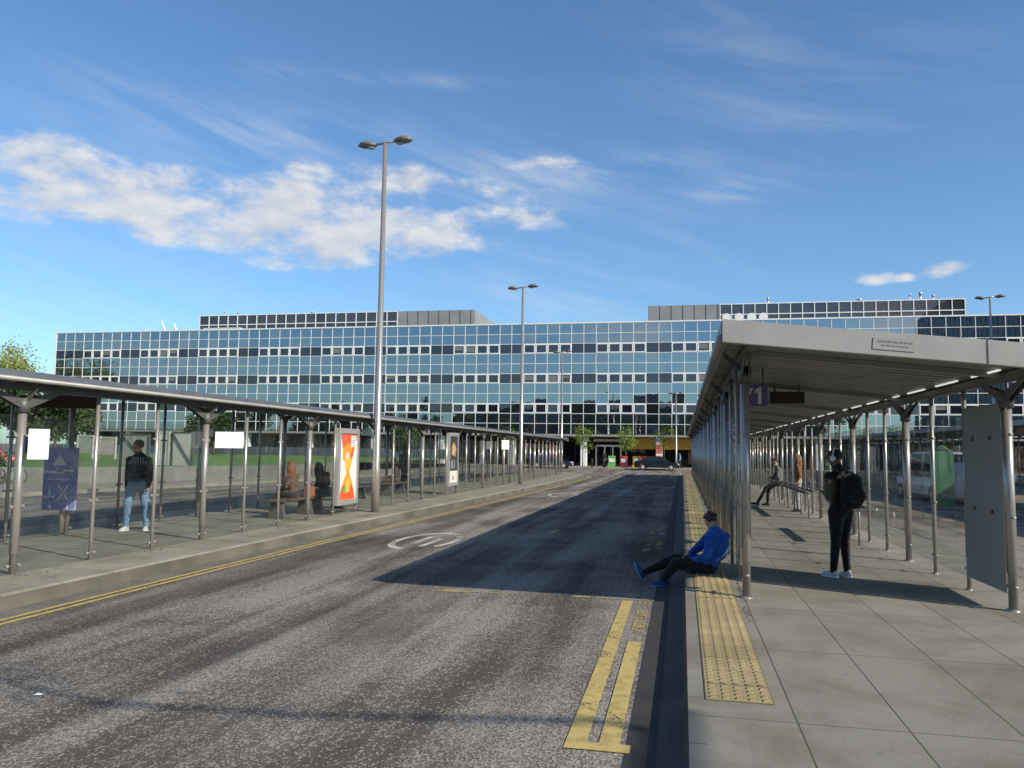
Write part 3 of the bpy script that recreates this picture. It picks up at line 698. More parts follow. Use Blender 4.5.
e = flat_sign('notice_board', -8.2, 37.0, 2.12, .36, .44, wsign, 'square white notice far along the left shelter near the second lamp', 'notice', rz=.4); clampbar(e, .1)
e = flat_sign('notice_board', -9.3, 22.6, 2.35, .3, .2, wsign, 'tiny white notice behind the tall lamp post', 'notice', rz=.4); clampbar(e, .1)
# map panel
def mapmat():
    m, t, b = base('map print'); P = t.new('ShaderNodeTexCoord').outputs['Object']
    n = t.noise(P, 13, 4, .7); v = t.new('ShaderNodeTexVoronoi', feature='DISTANCE_TO_EDGE'); v.inputs['Scale'].default_value = 9; t.l.new(P, v.inputs['Vector'])
    c = t.mix(t.m('LESS_THAN', v.outputs['Distance'], .025), t.mix(t.ss(n, .4, .65), (.20, .22, .50), (.27, .29, .56)), (.52, .53, .64)); t.put(b.inputs['Base Color'], c); b.inputs['Roughness'].default_value = .4; return m
e = empty('information_panel', (-11.28, 12.82, 1.22), 'blue and white local information panel with an X shape on one short post', 'information board')
e.scale = (.84, 1, .96)
m_ = MB(); m_.box(-.42, .42, -.05, 0, -.58, .62); m_.build('panel', mapmat(), e, bevel=.004)
lt = plain('map white', (.7, .7, .76), .5)
m_ = MB()
m_.box(-.3, .25, -.056, -.05, .0, .015); m_.box(-.4, .1, -.056, -.05, .12, .18); m_.box(-.1, .38, -.056, -.05, .16, .20)
m_.add([(-.2, -.055, .28), (.18, -.055, .28), (-.01, -.055, .48)], [(0, 1, 2)])
for s in (-1, 1): m_.add([(.12-s*.12-.02, -.056, -.38), (.12-s*.12+.03, -.056, -.38), (.12+s*.12+.02, -.056, -.10), (.12+s*.12-.03, -.056, -.10)], [(0, 1, 2, 3)])
m_.add([(-.27, -.055, -.3), (-.19, -.055, -.3), (-.23, -.055, -.08)], [(0, 1, 2)]); m_.box(-.38, -.1, -.056, -.05, -.34, -.31); m_.box(.22, .25, -.056, -.05, -.56, -.48); m_.box(-.25, -.17, -.056, -.05, -.55, -.49)
m_.build('print', lt, e, fix=False)
m_ = MB(); m_.tube([(0.02, .05, PZ-1.2), (.02, .05, .5)], .055, 12); m_.build('post', steel, e)
# advert panels in the left shelter wall
def advert(y0, y1, z0, z1, label, kind, x=-8.55):
    e = empty('advert_panel', (x, (y0+y1)/2, 0), label, 'advert', 'advert panels in the left shelter'); hw = (y1-y0)/2-.05
    m_ = MB(); f = .12
    for s, (a, b_) in (('l', (-hw, -hw+f)), ('r', (hw-f, hw))): m_.box(-.07, .07, a, b_, z0, z1)
    m_.box(-.07, .07, -hw+f, hw-f, z0, z0+.13); m_.box(-.07, .07, -hw+f, hw-f, z1-.13, z1); m_.build('frame', alum, e, bevel=.008)
    a, b_, c, d = -hw+f, hw-f, z0+.13, z1-.13; X = .035
    def P(u, v): return (a+(b_-a)*u, c+(d-c)*v)
    def shape(pts, off, mi): 
        ps = [P(u, v) for u, v in pts]; m_.add([(X+off, p, q) for p, q in ps], [tuple(range(len(ps)))], mi)
    m_ = MB()
    m_.box(-.04, X, a, b_, c, d, 0)
    if kind == 'hourglass':
        N = 24
        def half(v): return .07+.42*((v-.40)/.60)**.85 if v > .4 else .07+.42*((.40-v)/.40)**.75
        L = [(.5-half(i/N)+.06*(i/N-.3), i/N) for i in range(N+1)]; Rr = [(.5+half(i/N)+.04*(i/N-.3), i/N) for i in range(N+1)]
        cl = lambda p: (min(1, max(0, p[0])), p[1])
        for i in range(N):
            shape([cl(L[i]), cl(Rr[i]), cl(Rr[i+1]), cl(L[i+1])], .003, 1 if (i < 5 or i > 14) else 2)
        shape([(.18, .60), (.55, .60), (.78, .80), (.45, .86), (.2, .78)], .006, 2); shape([(.35, .44), (.6, .44), (.72, .6), (.5, .7), (.32, .6)], .007, 3)
        shape([(.35, .10), (.62, .12), (.66, .27), (.5, .36), (.38, .25)], .006, 3)
        shape([(.64, .80), (.92, .80), (.92, .97), (.64, .97)], .009, 0); shape([(.32, .62), (.52, .64), (.54, .72), (.34, .70)], .010, 5); shape([(.26, .12), (.42, .12), (.42, .2), (.26, .2)], .010, 4)
        for q in range(4):
            shape([(.68, .82+q*.037), (.88, .82+q*.037), (.88, .835+q*.037), (.68, .835+q*.037)], .012, 6)
        mats = [plain('poster white', (.70, .69, .62), .5), plain('poster red', (.62, .10, .035), .45), plain('poster orange', (.75, .27, .03), .45), plain('poster amber', (.80, .42, .06), .45), plain('poster green', (.12, .38, .08), .5), plain('poster pale', (.6, .55, .5), .5), plain('poster grey', (.3, .3, .3), .5)]
    else:
        shape([(0, .25), (1, .25), (1, 1), (0, 1)], .003, 1)
        shape([(.25, .60), (.75, .56), (.85, .75), (.55, .88), (.3, .8)], .006, 2); shape([(.4, .62), (.65, .64), (.6, .78), (.42, .76)], .009, 4); shape([(.2, .3), (.4, .3), (.45, .5), (.2, .45)], .006, 3); shape([(.55, .3), (.7, .3), (.7, .48), (.6, .5)], .006, 3)
        shape([(.42, .05), (.6, .05), (.6, .14), (.42, .14)], .006, 3)
        mats = [plain('poster cream', (.62, .62, .52), .5), plain('poster dark', (.04, .04, .045), .5), plain('poster gold', (.45, .26, .09), .5), plain('poster mid grey', (.25, .25, .26), .5), plain('poster skin tone', (.5, .36, .25), .5)]
    m_.build('poster', mats, e, fix=False)
    return e
advert(18.8, 20.2, .42, 2.38, 'tall advert with an orange and red hourglass on white beside the lamp post', 'hourglass')
advert(28.6, 30.0, .5, 2.50, 'tall dark advert with a gold shape above a cream panel', 'dark')
# ================================================================ LAMPS
def lamp(x, y, h, label, rz=0.):
    e = empty('street_lamp', (x, y, PZ if y < 60 else 0), label, 'street lamp', 'twin headed street lamps', rz)
    m_ = MB(); m_.tube([(0, 0, 0), (0, 0, 1.2), (0, 0, 1.22), (0, 0, h)], [.115, .108, .10, .055], 16); m_.build('pole', steel, e)
    m_ = MB(); m_.tube([(-.30, 0, h-.02), (0, 0, h+.03), (.30, 0, h+.05)], .035, 8); m_.build('arm', steel, e)
    for s in (-1, 1):
        m_ = MB(); z = h+.02+s*.04; m_.tube([(s*.26, 0, z), (s*.33, 0, z), (s*.5, 0, z+.02), (s*.68, 0, z+.02), (s*.80, 0, z)], [(.05, .03), (.12, .06), (.19, .10), (.15, .08), (.04, .02)], 16)
        hd = m_.build('lamp_head', plain('lamp head grey', (.16, .155, .13), .45, .2), e)
        m_ = MB(); m_.tube([(s*.42, 0, z-.075), (s*.42, 0, z-.09)], .1, 14); m_.build('lens', plain('lamp lens', (.35, .35, .33), .2), hd)
    return e
lamp(-8.05, 20.3, 10.15, 'tall nearest twin headed lamp rising between the two adverts of the left shelter')
lamp(-7.95, 39.5, 10.0, 'twin headed lamp further along the kerb, in the middle of the picture')
lamp(-9.9, 66.5, 10.2, 'twin headed lamp beyond the far end of the left shelter')
lamp(-.6, 86, 8.1, 'short lamp in front of the building by the black saloon car')
lamp(17.2, 49.5, 10.75, 'twin headed lamp showing above the right shelter roof at the right')
print('lamps ok')
# ================================================================ TREES
def tree(name, x, y, z, h, cr, ch, leaf, label, n=3500, ls=.16, seed=1, trunk=.12, group=None, sparse=.9, cat='tree'):
    rnd = random.Random(seed); e = empty(name, (x, y, z), label, cat, group)
    m_ = MB(); cb = h-ch
    m_.tube([(0, 0, 0), (.03, .02, cb*.5), (-.02, 0, cb), (.05, .03, cb+ch*.45), (0, 0, h*.93)], [trunk, trunk*.8, trunk*.65, trunk*.4, trunk*.1], 8)
    tips = []
    for i in range(12):
        a = rnd.uniform(0, 2*pi); z0 = cb*.85+rnd.random()*ch*.5; rr = cr*rnd.uniform(.55, .95); z1 = min(h*.96, z0+ch*rnd.uniform(.15, .5))
        p1 = (rr*.5*cos(a), rr*.5*sin(a), (z0+z1)/2-.05*ch); p2 = (rr*cos(a+.2), rr*sin(a+.2), z1)
        m_.tube([(0, 0, z0), p1, p2], [trunk*.35, trunk*.2, trunk*.05], 5); tips += [p1, p2]
        for q in range(2):
            a2 = a+rnd.uniform(-.9, .9); p3 = (p1[0]+cr*.4*cos(a2), p1[1]+cr*.4*sin(a2), p1[2]+ch*rnd.uniform(.05, .25)); m_.tube([p1, p3], [trunk*.15, trunk*.04], 4); tips.append(p3)
    m_.build('trunk', bark, e)
    m_ = MB(); cl = []
    for p in tips: cl.append((Vector(p), cr*rnd.uniform(.18, .38)))
    for i in range(14): 
        a = rnd.uniform(0, 2*pi); u = rnd.uniform(-.9, .95); rr = cr*sqrt(max(0, 1-u*u))*rnd.uniform(.4, .95)
        cl.append((Vector((rr*cos(a), rr*sin(a), cb+ch*(.5+.5*u))), cr*rnd.uniform(.15, .36)))
    for i in range(n):
        c, r = rnd.choice(cl); d = Vector((rnd.gauss(0, 1), rnd.gauss(0, 1), rnd.gauss(0, .8))).normalized()*r*rnd.random()**.45
        p = c+d; s = ls*rnd.uniform(.6, 1.3)
        a = Vector((rnd.gauss(0, 1), rnd.gauss(0, 1), rnd.gauss(0, 1))).normalized(); b_ = a.orthogonal().normalized()
        m_.add([p-a*s, p-b_*s*.5, p+a*s, p+b_*s*.5], [(0, 1, 2, 3)])
    m_.build('crown', leaf, e, fix=False); return e
def tree_copy(src, x, y, z, sc, label, rz):
    c = copy_tree(src); c.location = (x, y, z); c.scale = (sc, sc, sc*random.uniform(.95, 1.1)); c.rotation_euler = (0, 0, rz); c['label'] = label; return c
GT = 'young street trees before the building'
yt = tree('young_tree', -5.9, 86.5, .12, 4.4, 1.15, 2.6, leaf_spring, 'young light green tree in the middle, left of the black saloon car', 650, .10, 5, .06, GT)
tree_copy(yt, -10.6, 87.0, .12, .98, 'young light green tree beside the white column at the shelter end', 2.1)
tree_copy(yt, -1.9, 87.5, .12, 1.06, 'young light green tree standing before the red poster column', 4.0)
tree_copy(yt, 9.5, 87.5, .12, 1.0, 'young light green tree hidden behind the right shelter', 1.0)
tree_copy(yt, 21.0, 86.5, .12, 1.1, 'young light green tree seen right through the glass of the right shelter', 3.0)
tree_copy(yt, -19.0, 87.0, .12, 1.0, 'young light green tree seen over the middle of the left shelter', 5.0)
tree('broadleaf_tree', -86.5, 84, .9, 14.6, 6.0, 11, leaf_pale, 'pale blossoming tree above the left end of the left shelter', 9000, .18, 11, .28, 'trees left of the building')
tree('broadleaf_tree', -92, 82, .9, 15.8, 6.5, 12, leaf_spring, 'tall light green tree at the left edge of the picture', 9000, .19, 12, .3, 'trees left of the building')
dk = tree('broadleaf_tree', -59, 66, .9, 6.2, 3.6, 5.2, leaf_dark, 'dark green bushy tree below the pale blossoming tree', 6000, .2, 13, .2, 'trees left of the building')
tree_copy(dk, -66, 70, .9, 1.1, 'dark green bushy tree at the far left edge behind the notice', 1)
tree_copy(dk, -51, 80, .9, .8, 'small dark tree against the left part of the building', 2)
tree_copy(dk, -30, 84, .9, .55, 'low dark bush against the middle of the building', 3)
tree_copy(dk, -74, 66, .9, 1.3, 'dark tree furthest out on the left', 3)
# rows behind the viewer, seen only mirrored in the building
bt = tree('park_tree', -20, -46, 0, 13.5, 5.8, 10.5, leaf_dark, 'large dark tree of the row behind the viewer', 5000, .34, 21, .3, 'trees in the square behind the viewer')
for i, (x, y, s) in enumerate([(-75, -44, 1.05), (-62, -50, .9), (-50, -45, 1.1), (-40, -50, .95), (-30, -44, 1.0), (-9, -50, .95), (2, -45, 1.05), (13, -50, .9), (24, -46, 1.1), (-88, -47, 1.), (36, -52, .95), (-100, -40, 1.2)]):
    tree_copy(bt, x, y, 0, s, ['leftmost','second','third','fourth','fifth','sixth','seventh','eighth','ninth','tenth','eleventh','twelfth'][i]+' large dark tree of the row behind the viewer', i*1.3)
# ================================================================ BENCHES
def bench(x, y, label, l=1.9, rz=0.):
    e = empty('bench', (x, y, PZ), label, 'bench', 'benches inside the shelters', rz)
    m_ = MB()
    for q in range(4): m_.box(-.24+q*.125, -.24+q*.125+.105, -l/2, l/2, .40, .445)
    m_.build('seat', wood_d, e, bevel=.006)
    for s in (-1, 1):
        m_ = MB(); m_.prism([(-.22, 0), (.22, 0), (.14, .398), (-.14, .398)], 'y', s*l*.38-.07, s*l*.38+.07); m_.build('leg', steel_dark, e, bevel=.01)
    return e
bench(-9.45, 18.3, 'bench with the auburn haired woman in the left shelter')
bench(-9.45, 20.35, 'bench with the dark coated person, left of the hourglass advert')
bench(-10.6, 24.6, 'empty bench behind the tall lamp post'); bench(-10.4, 28.0, 'empty bench in front of the dark advert')
bench(-10.4, 41.0, 'empty bench far along the left shelter')
def perch(y0, y1, label):
    e = empty('perch_rail', (3.22, (y0+y1)/2, PZ), label, 'perch rail', 'leaning rails along the right shelter wall'); l = (y1-y0)/2
    m_ = MB(); m_.tube([(0, -l, .68), (0, l, .68)], .045, 10); m_.tube([(.17, -l, .72), (.17, l, .72)], .03, 8); m_.build('rail', steel_dark, e)
    k = -l+.2
    while k < l: m_ = MB(); m_.tube([(.08, k, 0), (.08, k, .66), (0, k, .68)], .022, 8); m_.build('support', steel, e); k += 1.4
perch(16.2, 19.1, 'leaning rail nearest the man with the backpack'); perch(22.4, 27.2, 'leaning rail in front of the seated person in the right shelter'); perch(27.6, 31, 'leaning rail the far seated person rests on')
# ================================================================ PEOPLE
skinA = plain('skin tan', (.36, .20, .13), .55, 0, .08, 20); skinB = plain('skin light', (.50, .31, .23), .55, 0, .08, 20); skinC = plain('skin brown', (.16, .09, .06), .55, 0, .08, 20)
def cloth(name, c, var=.2):
    m = plain(name, c, .85, 0, var, 9, spec=.2); t = NT(m.node_tree); b = t.n['Principled BSDF']; P = t.new('ShaderNodeTexCoord').outputs['Object']
    bp = t.new('ShaderNodeBump'); bp.inputs['Strength'].default_value = 1; bp.inputs['Distance'].default_value = .035
    t.put(bp.inputs['Height'], t.m('ADD', t.noise(t.scalev(P, (1, 1, 1.7)), 9, 3, .5, 1.2), t.m('MULTIPLY', t.noise(P, 40, 2), .12))); t.l.new(bp.outputs[0], b.inputs['Normal'])
    b.inputs['Sheen Weight'].default_value = .15; return m
hairD = plain('dark hair', (.018, .013, .010), .6, 0, .4, 40, bump=.8, bscale=90); hairB = plain('brown hair', (.05, .032, .02), .6, 0, .4, 40, bump=.8, bscale=90)
hairA = plain('auburn hair', (.20, .07, .025), .5, 0, .5, 25, bump=.8, bscale=60)
black_c = cloth('black cloth', (.012, .012, .014)); jeans_c = cloth('light blue denim', (.15, .26, .42)); navy_c = cloth('navy knit', (.008, .009, .02))
blue_c = cloth('royal blue jacket', (.012, .085, .38)); grey_c = cloth('grey cloth', (.09, .09, .085)); olive_c = cloth('olive sleeve cloth', (.085, .08, .055))
shoe_w = plain('pale shoe', (.5, .53, .56), .6, 0, .1, 20); shoe_b = plain('blue shoe', (.01, .05, .14), .6, 0, .1, 20); sole_b = plain('bright blue sole', (.03, .32, .60), .6); shoe_k = plain('black shoe', (.015, .015, .015), .5)
def capsule(m_, a, b_, ra, rb, flat=1., n=14, lat=None):
    a = Vector(a); b_ = Vector(b_); d = (b_-a); L = d.length; d = d/L if L > 1e-6 else Vector((0, 0, 1))
    if lat is None: lat = Vector((1, 0, 0)) if abs(d.x) < .8 else Vector((0, 1, 0))
    lat = Vector(lat); u = (lat-d*lat.dot(d)).normalized(); v = d.cross(u)
    rings = []
    for k in range(5): t = -pi/2+k*pi/8; rings.append((a+d*(ra*sin(t)), ra*cos(t)+1e-4))
    for k in range(1, 6): rings.append((a.lerp(b_, k/6), ra+(rb-ra)*k/6))
    for k in range(5): t = k*pi/8; rings.append((b_+d*(rb*sin(t)), rb*cos(t)+1e-4))
    vs = [c+u*(r*cos(2*pi*i/n))+v*(r*flat*sin(2*pi*i/n)) for c, r in rings for i in range(n)]
    fs = [(j*n+i, j*n+(i+1) % n, (j+1)*n+(i+1) % n, (j+1)*n+i) for j in range(len(rings)-1) for i in range(n)]
    fs += [tuple(range(n))[::-1], tuple((len(rings)-1)*n+i for i in range(n))]; m_.add(vs, fs, 0, True)
def remeshed(m_, vox, smooth=4):
    me = bpy.data.meshes.new('tmp'); me.from_pydata(m_.v, [], m_.f); bm = bmesh.new(); bm.from_mesh(me); bmesh.ops.recalc_face_normals(bm, faces=bm.faces); bm.to_mesh(me); bm.free()
    o = bpy.data.objects.new('tmp', me); COL.objects.link(o)
    r = o.modifiers.new('r', 'REMESH'); r.mode = 'VOXEL'; r.voxel_size = vox
    s = o.modifiers.new('s', 'SMOOTH'); s.factor = .5; s.iterations = smooth
    dg = bpy.context.evaluated_depsgraph_get(); out = bpy.data.meshes.new_from_object(o.evaluated_get(dg)); bpy.data.objects.remove(o); bpy.data.meshes.remove(me); return out
def hand(m_, wrist, direc, palm_n, s=1., curl=.5):
    """palm with five separate tapered, bent fingers"""
    w_ = Vector(wrist); d = Vector(direc).normalized(); nrm = Vector(palm_n); nrm = (nrm-d*nrm.dot(d)).normalized(); side = d.cross(nrm)
    pe = w_+d*.085*s
    vs = []
    for (c, hw, ht) in ((w_-d*.01, .026, .02), (w_+d*.03*s, .036, .015), (pe, .04, .012)):
        for k in range(10): t = 2*pi*k/10; vs.append(c+side*(hw*s*cos(t))+nrm*(ht*s*sin(t)))
    m_.add(vs, [(j*10+k, j*10+(k+1) % 10, (j+1)*10+(k+1) % 10, (j+1)*10+k) for j in range(2) for k in range(10)]+[tuple(range(10))[::-1], tuple(range(20, 30))], 1, True)
    for q, (off, ln) in enumerate(((-.03, .062), (-.010, .075), (.011, .070), (.030, .055))):
        p0 = pe+side*off*s-d*.008; a1 = curl*.6; a2 = curl*1.5
        p1 = p0+(d*cos(a1)+nrm*sin(a1))*ln*.5*s; p2 = p1+(d*cos(a2)+nrm*sin(a2))*ln*.5*s
        m_.tube([p0, p1, p2], [.0095*s, .0088*s, .006*s], 7, 1)
    p0 = w_+d*.02*s-side*.03*s; p1 = p0+(d*.6-side*.7+nrm*.3).normalized()*.035*s; p2 = p1+(d*.85-side*.2+nrm*.4).normalized()*.03*s
    m_.tube([p0, p1, p2], [.013*s, .011*s, .007*s], 7, 1)
def shoe(m_, ankle, toe_dir, up=(0, 0, 1), L=.28, mi=0, smi=1):
    a = Vector(ankle); f = Vector(toe_dir).normalized(); u = Vector(up); u = (u-f*u.dot(f)).normalized(); s = f.cross(u); base_ = a-u*.085
    st = [(-.075, .030, .055), (-.05, .040, .085), (.0, .042, .085), (.06, .044, .065), (.13, .05, .05), (.18, .044, .035), (.205, .022, .018)]
    vs = []
    for (x, hw, h) in st:
        c = base_+f*x*.9
        for (p, q) in ((-1, .0), (-1, .35), (-.75, .8), (0, 1.), (.75, .8), (1, .35), (1, .0)): vs.append(c+s*(p*hw)+u*(.018+q*h))
    n = 7; fs = [(j*n+k, j*n+k+1, (j+1)*n+k+1, (j+1)*n+k) for j in range(len(st)-1) for k in range(n-1)]
    fs += [(j*n, (j+1)*n, (j+1)*n+n-1, j*n+n-1) for j in range(len(st)-1)]+[tuple(range(n)), tuple(range((len(st)-1)*n, len(st)*n))[::-1]]
    m_.add(vs, fs, mi, True)
    vs = []
    for (x, hw, h) in st:
        c = base_+f*x*.92
        for (p, q) in ((-1.06, 0), (1.06, 0), (1.06, .02), (-1.06, .02)): vs.append(c+s*(p*hw)+u*q)
    fs = [(j*4+k, j*4+(k+1) % 4, (j+1)*4+(k+1) % 4, (j+1)*4+k) for j in range(len(st)-1) for k in range(4)]+[(0, 1, 2, 3), tuple(range((len(st)-1)*4, len(st)*4))[::-1]]
    m_.add(vs, fs, smi, False)
def person(loc, J, mats, label, face, hairm=None, hair='short', vox=.014, shoes=None, width=1., group=None, hands=True):
    """J: joints in world-oriented coordinates relative to loc. mats: skin, top, trousers, (sleeve)"""
    e_mats = list(mats); V = {k: Vector(v) for k, v in J.items()}
    m_ = MB(); segs = []
    lat = (V['sr']-V['sl']).normalized(); w_ = width
    # torso: pelvis > waist > chest > shoulders
    pel, che, nk = V['pel'], V['che'], V['nk']; wst = pel.lerp(che, .45)
    for a, b_, ra, rb, fl in ((pel, wst, .158*w_, .14*w_, .68), (wst, che, .14*w_, .168*w_, .66), (che, che.lerp(nk, .55), .165*w_, .135*w_, .62)):
        capsule(m_, a, b_, ra, rb, fl, 16, lat); 
    segs += [(pel, wst, .13, 2, 0), (wst, nk.lerp(che, .1), .16, 1, 0)]
    for s in 'lr':
        sh_, el_, wr = V['s'+s], V['e'+s], V['w'+s]; hp, kn, an = V['h'+s], V['k'+s], V['a'+s]
        capsule(m_, che.lerp(nk, .6), sh_, .085*w_, .072*w_, .8); capsule(m_, sh_, el_, .066*w_, .05*w_); capsule(m_, el_, wr, .05*w_, .034)
        capsule(m_, pel.lerp(hp, .6), hp, .11*w_, .098*w_); capsule(m_, hp, kn, .098*w_, .064*w_); capsule(m_, kn, an, .064*w_, .048)
        segs += [(sh_, el_, .085, 3 if len(mats) > 3 else 1, 0), (el_, wr, .045, 3 if len(mats) > 3 else 1, 0), (hp, kn, .09, 2, 0), (kn, an, .06, 2, 0), (nk.lerp(che, .2), sh_, .09, 1, 0)]
    hd = V['hd']; f = Vector(face).normalized(); up = (hd-nk).normalized(); up = (up*.6+Vector((0, 0, 1))*.4).normalized(); f = (f-up*f.dot(up)).normalized(); sd = f.cross(up)
    capsule(m_, nk, hd-up*.04, .058, .054); segs += [(nk+(hd-nk)*.25, hd, .05, 0, 0), (hd-up*.05, hd+up*.05, .1, 0, 0)]
    def ell(c, a, b_, cc, nu=18, nv=12):
        vs = []; fs = []
        for j in range(nv+1):
            t = pi*j/nv
            for i in range(nu): p = 2*pi*i/nu; vs.append(c+sd*(a*sin(t)*cos(p))+f*(b_*sin(t)*sin(p))+up*(cc*cos(t)))
        for j in range(nv):
            for i in range(nu): fs.append((j*nu+i, (j+1)*nu+i, (j+1)*nu+(i+1) % nu, j*nu+(i+1) % nu))
        return vs, fs
    for (c, a, b_, cc) in ((hd+up*.025, .077, .097, .095), (hd-up*.045+f*.022, .058, .070, .075), (hd-up*.015+f*.098, .014, .020, .026), (hd-up*.06+f*.085, .024, .012, .012), (hd+up*.018+f*.082, .05, .016, .01), (hd-up*.1+f*.065, .02, .02, .02)):
        m_.add(*ell(c, a, b_, cc), 0, True)
    for s in (-1, 1): m_.add(*ell(hd-up*.005+sd*s*.078, .010, .022, .032, 8, 6), 0, True)
    me = remeshed(m_, vox)
    n = len(me.polygons); mi = []
    for p in me.polygons:
        c = p.center; best = 9; bi = 0
        for (a, b_, r, k, _) in segs:
            ab = b_-a; t = max(0, min(1, (c-a).dot(ab)/max(1e-9, ab.length_squared))); d = (c-(a+ab*t)).length/r
            if d < best: best = d; bi = k
        mi.append(bi)
    for m__ in e_mats: me.materials.append(m__)
    me.polygons.foreach_set('material_index', mi); me.polygons.foreach_set('use_smooth', [True]*n)
    # hands, eyes go into the same mesh
    if hands:
        hm = MB(); 
        for s in 'lr':
            wr, el_ = V['w'+s], V['e'+s]; d = V.get('f'+s, (wr-el_)); hand(hm, wr, d, V.get('p'+s, Vector((0, 0, -1)) if abs(d.normalized().z) < .8 else f), 1., .55)
        bm = bmesh.new(); bm.from_mesh(me); vb = [bm.verts.new(v) for v in hm.v]
        for fc in hm.f:
            try: ff = bm.faces.new([vb[i] for i in fc]); ff.material_index = 0; ff.smooth = True
            except ValueError: pass
        for s in (-1, 1):
            c = hd+up*.008+f*.088+sd*s*.030; ev = [bm.verts.new(c+sd*.012*cos(t*pi/3)+up*.006*sin(t*pi/3)+f*.004) for t in range(6)]
            ff = bm.faces.new(ev); ff.material_index = len(e_mats)
        bm.to_mesh(me); bm.free(); me.materials.append(dark)
    o = bpy.data.objects.new('person', me); COL.objects.link(o); o.location = loc; tag(o, label, 'person', group)
    if hairm:
        m_ = MB(); c = hd+up*.038-f*.012; vs, fs = ell(c, .083, .100, .090, 22, 14); keep = []
        V2 = [Vector(v)+((Vector(v)-c).normalized()*random.uniform(-.003, .006)) for v in vs]
        for fc in fs:
            q = sum((V2[i] for i in fc), Vector())/4-c
            if q.dot(f) > .035 and q.dot(up) < .035: continue
            if q.dot(up) < (-.05 if q.dot(f) < 0 else -.01): continue
            keep.append(fc)
        m_.add(V2, keep, 0, True)
        if hair == 'long':
            for k in range(46):
                a = random.uniform(-1.9, 1.9); r = .08; st = c+(-f*cos(a)+sd*sin(a))*r*1.02+up*random.uniform(-.02, .05)
                mid = st-Vector((0, 0, .16))-f*.02+(-f*cos(a)+sd*sin(a))*.035; en = mid-Vector((0, 0, random.uniform(.14, .27)))-f*.01
                m_.tube([st, st.lerp(mid, .5)+(-f*cos(a)+sd*sin(a))*.02, mid, en], [.016, .022, .020, .004], 6)
        else:
            for k in range(60):
                a = random.uniform(0, 2*pi); uu = random.uniform(.15, 1); d = (sd*cos(a)+f*sin(a))*sqrt(1-uu*uu)+up*uu
                p = c+Vector((d.dot(sd)*.086*sd+d.dot(f)*.1*f+d.dot(up)*.093*up)); m_.tube([p, p+d*.014], [.010, .003], 5)
        ho = m_.build('hair', hairm, o, fix=False)
    if shoes:
        for s in 'lr':
            m_ = MB(); shoe(m_, V['a'+s], V['t'+s], V.get('u'+s, (0, 0, 1))); m_.build('shoe', list(shoes), o)
    return o
def stand(facing, h=1.78, stride=.0, spread=.10, lean=.0, arms='down', bend=0.):
    """joint set for a standing figure facing angle 'facing' (radians, 0=+x)"""
    f = Vector((cos(facing), sin(facing), 0)); s = Vector((sin(facing), -cos(facing), 0)); k = h/1.78; U = Vector((0, 0, 1))
    J = {}
    J['pel'] = U*.95*k; J['che'] = U*1.27*k+f*lean*.3; J['nk'] = U*1.47*k+f*(lean*.5-.01); J['hd'] = U*1.655*k+f*(.03+lean*.8)
    for n, q in (('r', 1), ('l', -1)):
        J['s'+n] = U*1.385*k+s*q*.172*k+f*lean*.4; J['h'+n] = U*.90*k+s*q*.09*k
        J['k'+n] = U*.50*k+s*q*spread+f*(q*stride*.5+.03); J['a'+n] = U*.085+s*q*(spread+.01)+f*q*stride; J['t'+n] = f+s*q*.25
        if arms == 'down': J['e'+n] = J['s'+n]-U*.29*k+s*q*.05-f*(.03+q*stride*.3); J['w'+n] = J['e'+n]-U*.25*k+f*(.05-q*stride*.4)
        elif arms == 'phone': J['e'+n] = J['s'+n]-U*.28*k+s*q*.03-f*.02; J['w'+n] = J['e'+n]+f*.22-s*q*.10+U*.05
        elif arms == 'pocket': J['e'+n] = J['s'+n]-U*.27*k+s*q*.09-f*.06; J['w'+n] = J['e'+n]-U*.21*k+f*.10-s*q*.06
    return J
# man with backpack and headphones
fa = R2(120)
J = stand(fa, 1.80, .0, .075, .04, 'phone'); J['al'] += Vector((-.05, .0, 0)); J['hd'] += Vector((-.02, .02, -.015))
p1 = person((2.20, 12.1, PZ), J, [skinC, black_c, black_c, olive_c], 'standing man in black with white headphones, seen from behind in the right shelter', (cos(R2(150)), sin(R2(150)), -.15), hairD, vox=.011, shoes=[shoe_w, white_p], width=1.12)
def fr(fa): return Vector((cos(fa), sin(fa), 0)), Vector((sin(fa), -cos(fa), 0))
f, s_ = fr(fa)
e = empty('backpack', (2.20, 12.1, PZ), 'black backpack worn by the standing man', 'backpack')
m_ = MB(); c = Vector((0, 0, 1.22))-f*.215
m_.tube([c-Vector((0, 0, .25)), c-Vector((0, 0, .19)), c, c+Vector((0, 0, .17)), c+Vector((0, 0, .23))], [(.10, .05), (.14, .08), (.15, .10), (.135, .08), (.08, .04)], 18); bo = m_.build('bag', black_c, e)
m_ = MB(); m_.tube([c-f*.09-Vector((0, 0, .17)), c-f*.12-Vector((0, 0, .08)), c-f*.10+Vector((0, 0, .02))], [(.08, .02), (.11, .05), (.09, .02)], 12); m_.build('pocket', cloth('backpack pocket', (.02, .02, .022)), e)
for q in (-1, 1):
    m_ = MB(); m_.tube([c+Vector((0, 0, .18))+s_*q*.09, Vector((0, 0, 1.49))+s_*q*.115-f*.05, Vector((0, 0, 1.42))+s_*q*.13+f*.13, Vector((0, 0, 1.2))+s_*q*.15+f*.13, c-Vector((0, 0, .15))+s_*q*.15], [(.03, .008)]*5, 8); m_.build('strap', black_c, e)
hd = J['hd']; f2 = Vector((cos(R2(150)), sin(R2(150)), 0)); s2 = Vector((sin(R2(150)), -cos(R2(150)), 0))
e = empty('headphones', (2.20, 12.1, PZ), 'white headphones on the standing man', 'headphones')
